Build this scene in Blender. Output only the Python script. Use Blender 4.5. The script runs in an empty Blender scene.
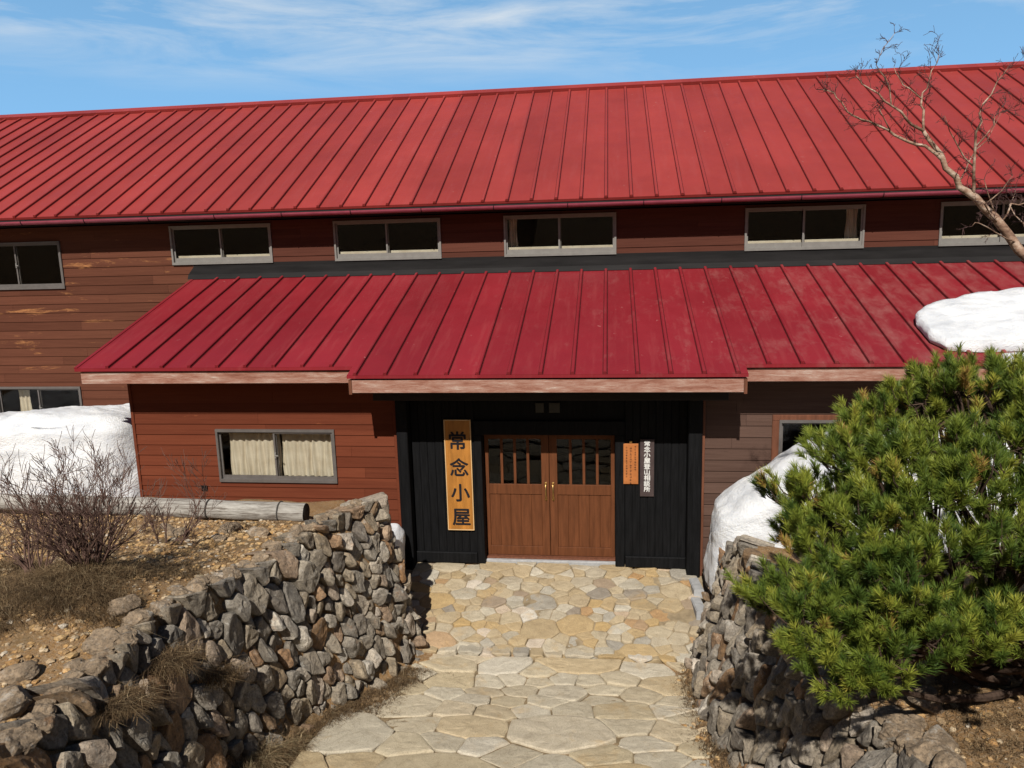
import bpy, math, random
import numpy as np
from mathutils import Vector, Matrix, noise

random.seed(7)
rng = np.random.default_rng(7)
R = math.radians
scene = bpy.context.scene
COL = scene.collection

# ------------------------------------------------------------------ mesh helpers
class MB:
    """collects shapes, links them as one mesh object"""
    def __init__(self):
        self.v = []; self.f = []; self.n = 0; self.c = []
    def add(self, verts, faces, col=None):
        verts = [tuple(p) for p in verts]
        self.v.extend(verts)
        self.f.extend([tuple(i + self.n for i in f) for f in faces])
        if col is not None: self.c.extend([col] * len(verts))
        self.n += len(verts)
        return self
    def box(self, x0, x1, y0, y1, z0, z1):
        v = [(x0,y0,z0),(x1,y0,z0),(x1,y1,z0),(x0,y1,z0),(x0,y0,z1),(x1,y0,z1),(x1,y1,z1),(x0,y1,z1)]
        return self.add(v, [(0,3,2,1),(4,5,6,7),(0,1,5,4),(1,2,6,5),(2,3,7,6),(3,0,4,7)])
    def bbox(self, x0, x1, y0, y1, z0, z1, b=.006):
        """box with chamfered edges along the front (-y) face and the ends"""
        v = []
        for (y, ins) in ((y0, b), (y0 + b, 0), (y1, 0)):
            v += [(x0+ins,y,z0+ins),(x1-ins,y,z0+ins),(x1-ins,y,z1-ins),(x0+ins,y,z1-ins)]
        f = [(0,1,2,3),(11,10,9,8)]
        for r in (0, 4):
            for k in range(4):
                f.append((r+k, r+4+k, r+4+(k+1) % 4, r+(k+1) % 4))
        return self.add(v, f)
    def slab(self, p, t, up):
        """quad p (4 points) thickened downward along up by t"""
        u = Vector(up).normalized() * t
        v = [Vector(q) for q in p] + [Vector(q) - u for q in p]
        return self.add(v, [(0,1,2,3),(7,6,5,4),(0,4,5,1),(1,5,6,2),(2,6,7,3),(3,7,4,0)])
    def tube(self, pts, radii, seg=6, cap=True, col=None):
        pts = [Vector(p) for p in pts]
        if not hasattr(radii, '__len__'): radii = [radii] * len(pts)
        v = []; f = []
        ref = Vector((.31, .17, .93))
        for i, p in enumerate(pts):
            d = (pts[min(i+1, len(pts)-1)] - pts[max(i-1, 0)])
            if d.length < 1e-9: d = Vector((0, 0, 1))
            d.normalize()
            a = d.cross(ref)
            if a.length < .05: a = d.cross(Vector((1, 0, 0)))
            a.normalize(); b = d.cross(a)
            for k in range(seg):
                t = 2 * math.pi * k / seg
                v.append(p + (a * math.cos(t) + b * math.sin(t)) * radii[i])
        for i in range(len(pts) - 1):
            for k in range(seg):
                f.append((i*seg+k, i*seg+(k+1) % seg, (i+1)*seg+(k+1) % seg, (i+1)*seg+k))
        if cap:
            f.append(tuple(range(seg))[::-1]); f.append(tuple((len(pts)-1)*seg + k for k in range(seg)))
        return self.add(v, f, col)
    def build(self, name, m=None, parent=None, smooth=False, origin='auto'):
        v = np.array(self.v, dtype=np.float64)
        if parent is None and origin == 'auto':
            o = np.array([(v[:,0].min()+v[:,0].max())/2, (v[:,1].min()+v[:,1].max())/2, v[:,2].min()])
        elif parent is not None: o = np.array(world_loc(parent))
        else: o = np.array(origin, float)
        me = bpy.data.meshes.new(name)
        me.from_pydata((v - o).tolist(), [], self.f)
        if self.c and len(self.c) == len(self.v):
            at = me.attributes.new('tint', 'FLOAT', 'POINT')
            at.data.foreach_set('value', np.array(self.c, dtype=np.float32))
        if smooth: me.polygons.foreach_set('use_smooth', [True] * len(me.polygons))
        me.update()
        ob = bpy.data.objects.new(name, me); COL.objects.link(ob)
        if parent is not None: ob.parent = parent
        else: ob.location = o
        if m: me.materials.append(m)
        return ob

def world_loc(o):
    p = Vector((0, 0, 0))
    while o is not None:
        p += o.location; o = o.parent
    return p
def empty(name, loc):
    o = bpy.data.objects.new(name, None); COL.objects.link(o); o.location = loc
    o.empty_display_size = .2
    return o
def tag(o, label=None, cat=None, group=None, kind=None):
    if label: o['label'] = label
    if cat: o['category'] = cat
    if group: o['group'] = group
    if kind: o['kind'] = kind
    return o
def copy_tree(o, parent=None):
    c = o.copy(); COL.objects.link(c)
    if parent is not None: c.parent = parent
    for ch in list(o.children): copy_tree(ch, c)
    return c
def arr_mesh(name, verts, tris, tint=None, m=None, parent=None, loc=(0, 0, 0), smooth=False):
    """fast triangle mesh from numpy arrays"""
    me = bpy.data.meshes.new(name)
    nv, nt = len(verts), len(tris)
    me.vertices.add(nv); me.vertices.foreach_set('co', (verts - np.array(loc)).astype(np.float32).ravel())
    me.loops.add(nt * 3); me.loops.foreach_set('vertex_index', tris.astype(np.int32).ravel())
    me.polygons.add(nt); me.polygons.foreach_set('loop_start', np.arange(0, nt*3, 3, dtype=np.int32))
    me.polygons.foreach_set('loop_total', np.full(nt, 3, dtype=np.int32))
    if tint is not None:
        at = me.attributes.new('tint', 'FLOAT', 'POINT'); at.data.foreach_set('value', tint.astype(np.float32))
    me.update(calc_edges=True); me.validate()
    ob = bpy.data.objects.new(name, me); COL.objects.link(ob)
    if parent is not None: ob.parent = parent
    else: ob.location = loc
    if m: me.materials.append(m)
    return ob

# ------------------------------------------------------------------ material helpers
class Mat:
    def __init__(self, name, rough=.7, spec=.3, metal=0):
        self.m = bpy.data.materials.new(name); self.m.use_nodes = True
        self.nt = self.m.node_tree; self.b = self.nt.nodes['Principled BSDF']
        self.b.inputs['Roughness'].default_value = rough
        self.b.inputs['Specular IOR Level'].default_value = spec
        self.b.inputs['Metallic'].default_value = metal
    def node(self, t, **kw):
        n = self.nt.nodes.new(t)
        for k, v in kw.items():
            if k in n.inputs: n.inputs[k].default_value = v
            else: setattr(n, k, v)
        return n
    def link(self, a, b): self.nt.links.new(a, b)
    def coord(self, scale=(1, 1, 1)):
        g = self.node('ShaderNodeNewGeometry'); mp = self.node('ShaderNodeMapping')
        mp.inputs['Scale'].default_value = scale
        self.link(g.outputs['Position'], mp.inputs['Vector']); return mp.outputs[0]
    def noise(self, scale=1, detail=6, rough=.6, stretch=(1, 1, 1), distort=0):
        n = self.node('ShaderNodeTexNoise', Scale=scale, Detail=detail, Roughness=rough, Distortion=distort)
        self.link(self.coord(stretch), n.inputs['Vector']); return n.outputs['Fac']
    def ramp(self, fac, stops, interp='LINEAR'):
        r = self.node('ShaderNodeValToRGB'); e = r.color_ramp.elements; r.color_ramp.interpolation = interp
        while len(e) < len(stops): e.new(.5)
        for i, (p, c) in enumerate(stops):
            e[i].position = p; e[i].color = (c if hasattr(c, '__len__') else (c, c, c)) + (() if hasattr(c, '__len__') and len(c) == 4 else (1,)) if hasattr(c, '__len__') else (c, c, c, 1)
        self.link(fac, r.inputs[0]); return r.outputs[0]
    def mix(self, fac, a, b, mode='MIX'):
        n = self.node('ShaderNodeMix', data_type='RGBA', blend_type=mode)
        for s, v in ((0, fac), (6, a), (7, b)):
            if hasattr(v, 'is_linked') or isinstance(v, bpy.types.NodeSocket): self.link(v, n.inputs[s])
            else: n.inputs[s].default_value = v if s == 0 else tuple(v) + (1,)
        return n.outputs[2]
    def color(self, s):
        if isinstance(s, bpy.types.NodeSocket): self.link(s, self.b.inputs['Base Color'])
        else: self.b.inputs['Base Color'].default_value = tuple(s) + (1,)
        return self
    def rough(self, s): self.link(s, self.b.inputs['Roughness']); return self
    def bump(self, h, strength=.3, dist=.01):
        n = self.node('ShaderNodeBump', Strength=strength, Distance=dist)
        self.link(h, n.inputs['Height']); self.link(n.outputs[0], self.b.inputs['Normal']); return self
    def island(self):
        return self.node('ShaderNodeNewGeometry').outputs['Random Per Island']
    def attr(self, name='tint'):
        return self.node('ShaderNodeAttribute', attribute_name=name).outputs['Fac']

M = {}
def simple(name, col, rough=.7, spec=.3, metal=0, var=.25, scale=6, bump=.15, stretch=(1, 1, 1)):
    k = Mat(name, rough, spec, metal)
    n = k.noise(scale, 6, .65, stretch)
    lo = tuple(c * (1 - var) for c in col); hi = tuple(min(1, c * (1 + var)) for c in col)
    k.color(k.ramp(n, [(.3, lo), (.7, hi)]))
    if bump: k.bump(n, bump, .01)
    M[name] = k.m
    return k

def roof_mat(name, base, fade):
    k = Mat(name, .5, .25)
    big = k.noise(.55, 5, .6)
    c = k.ramp(big, [(.3, tuple(x * .86 for x in base)), (.7, tuple(min(1, x * 1.12) for x in base))])
    streak = k.noise(1.0, 6, .65, (9, .9, .9))
    c = k.mix(k.ramp(streak, [(.52, 0.0), (.8, .35)]), c, (.27, .058, .055))
    gp = k.node('ShaderNodeNewGeometry'); sp_ = k.node('ShaderNodeSeparateXYZ'); k.link(gp.outputs['Position'], sp_.inputs[0])
    dv = k.node('ShaderNodeMath', operation='MULTIPLY_ADD'); k.link(sp_.outputs[0], dv.inputs[0]); dv.inputs[1].default_value = 1 / .455; dv.inputs[2].default_value = -.133 / .455 + 200
    fl = k.node('ShaderNodeMath', operation='FLOOR'); k.link(dv.outputs[0], fl.inputs[0])
    wn = k.node('ShaderNodeTexWhiteNoise', noise_dimensions='1D'); k.link(fl.outputs[0], wn.inputs['W'])
    c = k.mix(1, c, k.ramp(wn.outputs['Value'], [(0, (.88, .86, .86)), (1, (1.08, 1.1, 1.1))]), 'MULTIPLY')
    # chalky scuffs left by sliding snow: more towards the east end of the lower roof
    g = k.node('ShaderNodeNewGeometry'); sx = k.node('ShaderNodeSeparateXYZ'); k.link(g.outputs['Position'], sx.inputs[0])
    mr = k.node('ShaderNodeMapRange'); mr.inputs[1].default_value = -1.5; mr.inputs[2].default_value = 5.0
    mr.inputs[3].default_value = 0.0; mr.inputs[4].default_value = .19; k.link(sx.outputs[0], mr.inputs[0])
    sc = k.noise(3.2, 10, .74, (1.0, .55, .55), .25)
    ad = k.node('ShaderNodeMath', operation='ADD'); k.link(sc, ad.inputs[0]); k.link(mr.outputs[0], ad.inputs[1])
    fac = k.ramp(ad.outputs[0], [(.62, 0.0), (.74, fade * .35), (.88, fade)])
    c = k.mix(fac, c, (.34, .20, .17))
    # pale dirt specks
    sp = k.noise(11, 2, .5); c = k.mix(k.ramp(sp, [(.74, 0.0), (.78, .35)]), c, (.42, .2, .18))
    k.color(c)
    k.rough(k.ramp(k.noise(3, 5, .6), [(.3, .36), (.7, .58)]))
    k.bump(k.noise(2.2, 3, .5, (1.8, .6, .6)), .22, .04)
    M[name] = k.m
roof_mat('roof_red', (.248, .032, .027), 0.0)
roof_mat('roof_red_low', (.190, .0135, .019), .32)

def siding_mat(name, a, b, worn, wornth):
    k = Mat(name, .85, .1)
    grain = k.noise(3.0, 9, .7, (.35, 1, 9))
    c = k.ramp(grain, [(.28, a), (.72, b)])
    # boards differ a little from each other
    g = k.node('ShaderNodeNewGeometry')
    c2 = k.mix(.30, c, k.ramp(g.outputs['Random Per Island'], [(0, tuple(x * .72 for x in a)), (1, tuple(x * 1.25 for x in b))]))
    w = k.noise(1.3, 9, .75, (.55, 1, 3.2), .4)
    c3 = k.mix(k.ramp(w, [(wornth, 0.0), (wornth + .10, .85)]), c2, worn)
    d = k.noise(9, 6, .7, (.3, 1, 2))
    c4 = k.mix(k.ramp(d, [(.62, 0.0), (.8, .5)]), c3, tuple(x * .45 for x in a))
    k.color(c4); k.bump(grain, .35, .006)
    M[name] = k.m
siding_mat('siding_main', (.062, .021, .012), (.110, .040, .023), (.36, .16, .06), .60)
siding_mat('siding_wing', (.088, .021, .010), (.140, .038, .018), (.30, .10, .04), .66)
siding_mat('siding_upper', (.060, .020, .013), (.105, .037, .024), (.24, .11, .055), .69)
siding_mat('siding_grey', (.055, .030, .022), (.100, .060, .046), (.16, .065, .03), .64)

k = simple('trim_brown', (.12, .045, .024), .7, .2, var=.3, stretch=(3, 3, .4))
def worn_beam():
    k = Mat('worn_beam', .8, .15)
    g = k.noise(4.5, 10, .78, (.5, 2, 3.5), .3)
    c = k.ramp(g, [(.30, (.14, .050, .032)), (.44, (.25, .115, .08)), (.57, (.33, .20, .155)), (.70, (.47, .40, .34))])
    d = k.noise(14, 5, .7, (.15, 1, 1.5)); c = k.mix(k.ramp(d, [(.60, 0.0), (.72, .65)]), c, (.17, .07, .045))
    k.color(c); k.bump(g, .8, .008); M['worn_beam'] = k.m
worn_beam()
simple('black_wood', (.0045, .0045, .005), .7, .12, var=.6, scale=5, bump=.4, stretch=(6, 6, .5))
simple('dark_beam', (.014, .010, .009), .7, .25, var=.4, stretch=(.4, 2, 3))
simple('soffit', (.05, .03, .022), .8, .2, var=.3)
simple('flashing', (.010, .009, .009), .7, .15, var=.4, scale=3, stretch=(.4, 2, 2))
simple('gutter_red', (.25, .05, .075), .45, .35, var=.15)
simple('aluminium', (.20, .19, .175), .5, .4, .25, var=.12, scale=9)
simple('aluminium_dark', (.12, .108, .10), .5, .4, .25, var=.15, scale=9)
k = simple('door_wood', (.105, .036, .014), .6, .15, var=.28, scale=4, bump=.15, stretch=(5, 5, .5))
simple('brass', (.45, .28, .10), .35, .5, .9, var=.1)
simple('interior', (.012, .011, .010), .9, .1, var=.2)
simple('seam_dark', (.055, .008, .009), .8, .1, var=.3, bump=0)  # dark red-brown of the narrow strips beside the roof battens
simple('concrete', (.30, .30, .30), .9, .1, var=.2, scale=12, bump=.3)
k = Mat('curtain', .95, .05); n = k.noise(5, 4, .5); k.color(k.ramp(n, [(.3, (.60, .52, .39)), (.7, (.74, .67, .53))])); M['curtain'] = k.m

def glass():
    m = bpy.data.materials.new('glass'); m.use_nodes = True; nt = m.node_tree
    for n in list(nt.nodes): nt.nodes.remove(n)
    o = nt.nodes.new('ShaderNodeOutputMaterial'); mx = nt.nodes.new('ShaderNodeMixShader')
    t = nt.nodes.new('ShaderNodeBsdfTransparent'); t.inputs[0].default_value = (.86, .86, .85, 1)
    g = nt.nodes.new('ShaderNodeBsdfGlossy'); g.inputs['Roughness'].default_value = .015
    fr = nt.nodes.new('ShaderNodeFresnel'); fr.inputs[0].default_value = 1.42
    bp = nt.nodes.new('ShaderNodeBump'); nz = nt.nodes.new('ShaderNodeTexNoise'); nz.inputs['Scale'].default_value = 1.4; nz.inputs['Detail'].default_value = 1
    bp.inputs['Strength'].default_value = .05; nt.links.new(nz.outputs[0], bp.inputs['Height']); nt.links.new(bp.outputs[0], g.inputs['Normal'])
    gm = nt.nodes.new('ShaderNodeNewGeometry'); sb = nt.nodes.new('ShaderNodeMath'); sb.operation = 'SUBTRACT'; sb.inputs[0].default_value = 1; nt.links.new(gm.outputs['Backfacing'], sb.inputs[1])
    pm = nt.nodes.new('ShaderNodeMath'); pm.operation = 'MULTIPLY'; nt.links.new(fr.outputs[0], pm.inputs[0]); nt.links.new(sb.outputs[0], pm.inputs[1]); nt.links.new(pm.outputs[0], mx.inputs[0]); nt.links.new(t.outputs[0], mx.inputs[1]); nt.links.new(g.outputs[0], mx.inputs[2])
    nt.links.new(mx.outputs[0], o.inputs[0]); M['glass'] = m
glass()

def rock_mat(name, stops, lichen=.5, bump=.7):
    k = Mat(name, .88, .2)
    c = k.ramp(k.island(), stops)
    n1 = k.noise(9, 10, .75, (1, 1, .55), .5); n2 = k.noise(38, 8, .8)
    c = k.mix(.85, c, k.mix(1, c, k.ramp(n1, [(.28, (.25, .22, .19)), (.46, (.85, .82, .78)), (.56, (1.15, 1.1, 1.02)), (.72, (1.9, 1.85, 1.75))]), 'MULTIPLY'))
    c = k.mix(k.ramp(n2, [(.48, 0.0), (.62, .65)]), c, (.045, .037, .030))
    n3 = k.noise(22, 9, .8, (1, 1, .6), .8); c = k.mix(k.ramp(n3, [(.56, 0.0), (.68, .55)]), c, (.50, .48, .43))
    l = k.noise(4.2, 9, .75); c = k.mix(k.ramp(l, [(.58, 0.0), (.72, lichen)]), c, (.50, .49, .45))
    r = k.noise(3.1, 6, .7, distort=.5); c = k.mix(k.ramp(r, [(.62, 0.0), (.75, .55)]), c, (.34, .155, .055))
    k.color(c)
    h = k.mix(.5, n1, n2); k.bump(h, bump * 1.3, .04)
    M[name] = k.m
GREY = [(0, (.15, .13, .11)), (.2, (.25, .225, .19)), (.4, (.30, .245, .175)), (.52, (.18, .165, .145)), (.66, (.37, .33, .28)), (.76, (.24, .135, .065)), (.86, (.22, .17, .115)), (.94, (.48, .45, .40)), (1, (.30, .17, .08))]
rock_mat('wall_stone', GREY)
rock_mat('capstone', [(0, (.17, .15, .125)), (.4, (.25, .20, .15)), (.7, (.29, .265, .23)), (1, (.25, .175, .105))], .65)
PAVE = [(0, (.36, .27, .155)), (.2, (.43, .35, .235)), (.38, (.37, .335, .27)), (.5, (.42, .29, .135)), (.62, (.40, .33, .225)), (.74, (.50, .455, .37)), (.85, (.25, .225, .19)), (.93, (.40, .24, .11)), (1, (.54, .51, .45))]
def pave_mat(name, stops):
    k = Mat(name, .85, .2)
    c = k.ramp(k.island(), stops)
    n1 = k.noise(6, 11, .78, (1, 1, 1), .4); n2 = k.noise(70, 6, .8); n3 = k.noise(2.3, 8, .7, distort=.6)
    c = k.mix(.6, c, k.mix(1, c, k.ramp(n1, [(.28, (.42, .38, .32)), (.45, (.92, .90, .86)), (.55, (1.05, 1.05, 1.03)), (.72, (1.4, 1.4, 1.38))]), 'MULTIPLY'))
    c = k.mix(k.ramp(n2, [(.50, 0.0), (.66, .55)]), c, (.13, .10, .07))
    c = k.mix(k.ramp(n3, [(.56, 0.0), (.72, .55)]), c, (.44, .29, .13))
    k.color(c); k.bump(k.mix(.5, n1, n2), .9, .03); M[name] = k.m
pave_mat('terrace_stone', PAVE)
pave_mat('path_stone', [(0, (.44, .37, .26)), (.3, (.50, .445, .345)), (.5, (.48, .395, .26)), (.7, (.53, .48, .39)), (.9, (.47, .36, .21)), (1, (.45, .415, .345))])

def ground_mat():
    k = Mat('ground', .95, .1)
    n = k.noise(1.1, 10, .7); f = k.noise(30, 8, .75); f2 = k.noise(90, 4, .7)
    c = k.ramp(n, [(.3, (.20, .105, .042)), (.5, (.30, .175, .075)), (.7, (.25, .15, .07))])
    c = k.mix(k.ramp(f, [(.45, 0.0), (.65, .7)]), c, (.40, .31, .21))
    c = k.mix(k.ramp(f2, [(.35, .75), (.5, 0.0)]), c, (.07, .045, .028))
    g = k.noise(.9, 9, .7, distort=.4); c = k.mix(k.ramp(g, [(.55, 0.0), (.68, .7)]), c, (.115, .085, .045))
    k.color(c); k.bump(k.mix(.5, f, f2), .9, .03); M['ground'] = k.m
ground_mat()
simple("joint_soil", (.19, .14, .082), .95, .1, var=.4, bump=.5)
k = simple('mortar', (.24, .185, .115), .95, .1, var=.35, bump=.5)
rock_mat('pebble', [(0, (.32, .18, .07)), (.3, (.48, .33, .16)), (.5, (.25, .15, .07)), (.65, (.50, .40, .27)), (.8, (.44, .26, .10)), (.93, (.36, .29, .20)), (1, (.58, .54, .47))], .15, .4)

def snow_mat():
    k = Mat('snow', .6, .25)
    n = k.noise(2.0, 8, .65, (1, 1, 2.2)); f = k.noise(40, 5, .7)
    c = k.ramp(n, [(.3, (.50, .515, .54)), (.6, (.72, .725, .73))])
    d = k.noise(3.3, 9, .78, (.6, .6, 3), .5); c = k.mix(k.ramp(d, [(.56, 0.0), (.74, .42)]), c, (.36, .32, .26))
    s = k.noise(60, 2, .5); c = k.mix(k.ramp(s, [(.70, 0.0), (.76, .4)]), c, (.28, .23, .18))
    k.color(c); k.bump(k.mix(.35, k.noise(5, 8, .7, (1, 1, 1.6)), f), .7, .08)
    k.b.inputs['Subsurface Weight'].default_value = .15; k.b.inputs['Subsurface Radius'].default_value = (.05, .06, .08); k.b.inputs['Subsurface Scale'].default_value = .4
    M['snow'] = k.m
snow_mat()

def log_mat():
    k = Mat('weathered_log', .85, .15)
    n = k.noise(5, 10, .75, (.35, 2.2, 2.2), .4); c = k.ramp(n, [(.3, (.14, .125, .105)), (.48, (.29, .27, .24)), (.66, (.43, .41, .37))])
    w = k.noise(11, 8, .75, (.10, 2.2, 2.2), .3); c = k.mix(k.ramp(w, [(.50, 0.0), (.60, .85)]), c, (.085, .065, .05)); kn = k.noise(5, 4, .6); c = k.mix(k.ramp(kn, [(.66, 0.0), (.74, .7)]), c, (.12, .085, .06))
    k.color(c); k.bump(w, 1.0, .02); M['weathered_log'] = k.m
log_mat()
simple('log_end', (.05, .045, .04), .9, .1, var=.5, scale=14)
simple('iron_band', (.05, .045, .04), .7, .3, .3)
k = Mat('needles', .5, .3); t = k.attr(); c = k.ramp(t, [(0, (.045, .085, .016)), (.3, (.105, .150, .021)), (.6, (.185, .222, .029)), (.9, (.33, .33, .048)), (1, (.30, .17, .05))])
k.color(c); k.b.inputs['Subsurface Weight'].default_value = 0
M['needles'] = k.m
def leafy(m, amt, col):
    """thin leaves let some sunlight through"""
    nt = m.node_tree; b = nt.nodes['Principled BSDF']; o = [n for n in nt.nodes if n.type == 'OUTPUT_MATERIAL'][0]
    tr = nt.nodes.new('ShaderNodeBsdfTranslucent'); mx = nt.nodes.new('ShaderNodeMixShader'); mx.inputs[0].default_value = amt
    if b.inputs['Base Color'].is_linked: nt.links.new(b.inputs['Base Color'].links[0].from_socket, tr.inputs[0])
    nt.links.new(b.outputs[0], mx.inputs[1]); nt.links.new(tr.outputs[0], mx.inputs[2]); nt.links.new(mx.outputs[0], o.inputs[0])
leafy(M['needles'], .12, None)
simple('pine_bark', (.055, .036, .026), .9, .1, var=.5, scale=20, bump=.5)
def birch():
    k = Mat('birch_bark', .75, .2)
    n = k.noise(7, 8, .7, (1, 1, 2)); c = k.ramp(n, [(.36, (.085, .045, .03)), (.5, (.25, .155, .105)), (.66, (.46, .37, .29))])
    k.color(c); k.bump(n, .5, .01); M['birch_bark'] = k.m
birch()
simple('twig', (.075, .040, .036), .8, .2, var=.4, scale=12, bump=0)
simple('shrub_bark', (.105, .062, .048), .8, .2, var=.45, scale=9, bump=0)
k = Mat('dry_grass', .8, .15); t = k.attr(); k.color(k.ramp(t, [(0, (.040, .024, .014)), (.3, (.105, .066, .034)), (.65, (.22, .15, .08)), (.9, (.38, .30, .18)), (1, (.12, .12, .04))])); M['dry_grass'] = k.m
leafy(M['dry_grass'], .2, None)
simple('sign_wood', (.34, .14, .026), .5, .3, var=.3, scale=3, bump=.1, stretch=(4, 4, .6))
simple('sign_edge', (.56, .36, .17), .6, .3, var=.15, stretch=(1, 1, .3))
simple('sign_pale', (.36, .125, .035), .6, .25, var=.15)
simple('sign_dark', (.055, .038, .036), .6, .25, var=.25)
simple('ink', (.010, .009, .012), .6, .2, var=.2, bump=0)
simple('white_paint', (.60, .59, .56), .7, .2, var=.05, bump=0)
simple('paper', (.055, .052, .046), .9, .1, var=.1, bump=0)

# ------------------------------------------------------------------ layout curves (metres: x east, y into the hut, z up; entrance sill = 0)
def curve(pts):
    ys = np.array([p[0] for p in pts]); vs = np.array([p[1] for p in pts])
    o = np.argsort(ys); ys, vs = ys[o], vs[o]
    return lambda y: np.interp(y, ys, vs)
path_z = curve([(2, -.45), (-2.6, -.45), (-3.2, -.42), (-5.5, -.07), (-7, .35), (-8.6, 1.25), (-12, 3.3), (-20, 7), (-60, 26), (-400, 60)])  # raised unseen behind the camera, banks too, so window panes mirror dark ground
Lb = curve([(-.3, -2.86), (-1.0, -2.75), (-1.6, -2.45), (-2.1, -2.05), (-2.4, -1.90), (-3, -2.08), (-3.77, -2.44), (-4.85, -2.86), (-5.6, -3.02), (-7, -3.05), (-9, -2.9), (-14, -2.6)])
Lt = curve([(-.3, -2.98), (-1.0, -2.98), (-1.8, -2.75), (-2.3, -2.45), (-2.7, -2.43), (-3.2, -2.62), (-3.85, -2.92), (-4.5, -3.12), (-5.95, -3.46), (-6.7, -3.42), (-7.6, -3.36), (-9, -3.2), (-14, -3.0)])
Lz = curve([(-.3, .25), (-1.0, .75), (-1.7, 1.35), (-2.3, 1.72), (-2.8, 1.86), (-3.4, 1.86), (-3.9, 1.80), (-4.5, 1.74), (-5.2, 1.83), (-5.95, 1.90), (-6.7, 1.84), (-8, 1.84), (-10, 2.5), (-13, 3.9)])
Rb = curve([(-.3, 2.12), (-1.1, 2.14), (-1.7, 1.95), (-2.4, 1.72), (-3, 1.66), (-4.4, 1.76), (-5.1, 1.90), (-5.8, 2.06), (-7, 2.2), (-9, 2.3), (-14, 2.3)])
Rt = curve([(-.3, 2.2), (-1.1, 2.2), (-1.9, 2.28), (-2.6, 2.28), (-3.4, 2.24), (-4.6, 2.32), (-5.5, 2.42), (-5.9, 2.5), (-6.2, 2.72), (-6.8, 2.82), (-9, 2.9), (-14, 2.9)])
Rz = curve([(-.3, .15), (-1.1, .35), (-1.8, .80), (-2.3, 1.22), (-2.8, 1.48), (-4, 1.50), (-5.2, 1.36), (-6.5, 1.36), (-8, 1.75), (-10, 2.6), (-13, 3.9)])
HLb = curve([(3, .9), (-.4, 1.02), (-1.9, 1.25), (-4, 1.66), (-6, 1.92), (-8, 1.90), (-10, 2.5), (-13, 3.9), (-20, 7.2), (-60, 26), (-400, 60)])
HRb = curve([(3, .6), (-.4, .6), (-1.8, .8), (-3, 1.45), (-6, 1.42), (-8, 1.8), (-10, 2.6), (-13, 3.9), (-20, 7.2), (-60, 26), (-400, 60)])
def fbm(x, y, s, seed=0.0, o=4):
    return noise.fractal(Vector((x * s + seed, y * s - seed, seed * .37)), 1.0, 2.0, o)
def height(x, y, rough=True):
    """ground height at one point"""
    pz = float(path_z(y)) - .02
    if y > -.3 and -7.2 < x < 40: return -.35
    if y > 3.0: return -.35 if (x < 40 and y < 15 and x > -30) else .3 - .02 * (y - 15)
    lb, lt, rb, rt = float(Lb(y)), float(Lt(y)), float(Rb(y)), float(Rt(y))
    if lb - .04 < x < rb + .04:
        e = min(x - lb, rb - x)
        return pz + (.06 * max(0, 1 - e / .5) + (.02 * fbm(x, y, 2.2, 3.1) if rough else 0))
    if x <= lb - .04:
        if x > lt:
            t = (lb - x) / max(.05, lb - lt); return pz + (float(Lz(y)) - pz) * t - .16 - .5 * min(t, .35)
        w = min(1, (lt - x) / .7); z = float(Lz(y)) * (1 - w) + float(HLb(y)) * w - .05 * (1 - w)
        z += .26 * math.exp(-((x + 4.5) ** 2 / .5 + (y + 5.6) ** 2 / .35))
    else:
        if x < rt:
            t = (x - rb) / max(.05, rt - rb); return pz + (float(Rz(y)) - pz) * t - .16 - .5 * min(t, .35)
        w = min(1, (x - rt) / .7); z = float(Rz(y)) * (1 - w) + float(HRb(y)) * w - .05 * (1 - w)
    if rough: z += .05 * fbm(x, y, .9, 1.7) + .015 * fbm(x, y, 4, 5.2)
    return z

def axis(lo, hi, step, far):
    a = list(np.arange(lo, hi + 1e-6, step)); d = step; x = a[-1]; b = []
    while x < far: d *= 1.35; x += d; b.append(x)
    x = a[0]; d = step; c = []
    while x > -far: d *= 1.35; x -= d; c.append(x)
    return np.array(c[::-1] + a + b)
gx = axis(-9.0, 6.5, .09, 450); gy = axis(-9.5, -.2, .09, 450)
V = np.array([(x, y, height(x, y)) for y in gy for x in gx]); nx = len(gx)
idx = np.arange(len(V)).reshape(len(gy), nx)
q = np.stack([idx[:-1, :-1], idx[:-1, 1:], idx[1:, 1:], idx[1:, :-1]], -1).reshape(-1, 4)
tri = np.concatenate([q[:, [0, 1, 2]], q[:, [0, 2, 3]]])
g = arr_mesh('ground', V, tri, None, M['ground']); tag(g, kind='structure')
g.data.polygons.foreach_set('use_smooth', [True] * len(g.data.polygons))

# ------------------------------------------------------------------ the hut
hut = empty('mountain_hut', (-.4, -.3, 0))
tag(hut, 'long brown board-clad mountain hut with red standing-seam metal roofs', 'building')
def part(mb, name, m, parent=None, smooth=False): return mb.build(name, M[m], hut if parent is None else parent, smooth)

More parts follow.
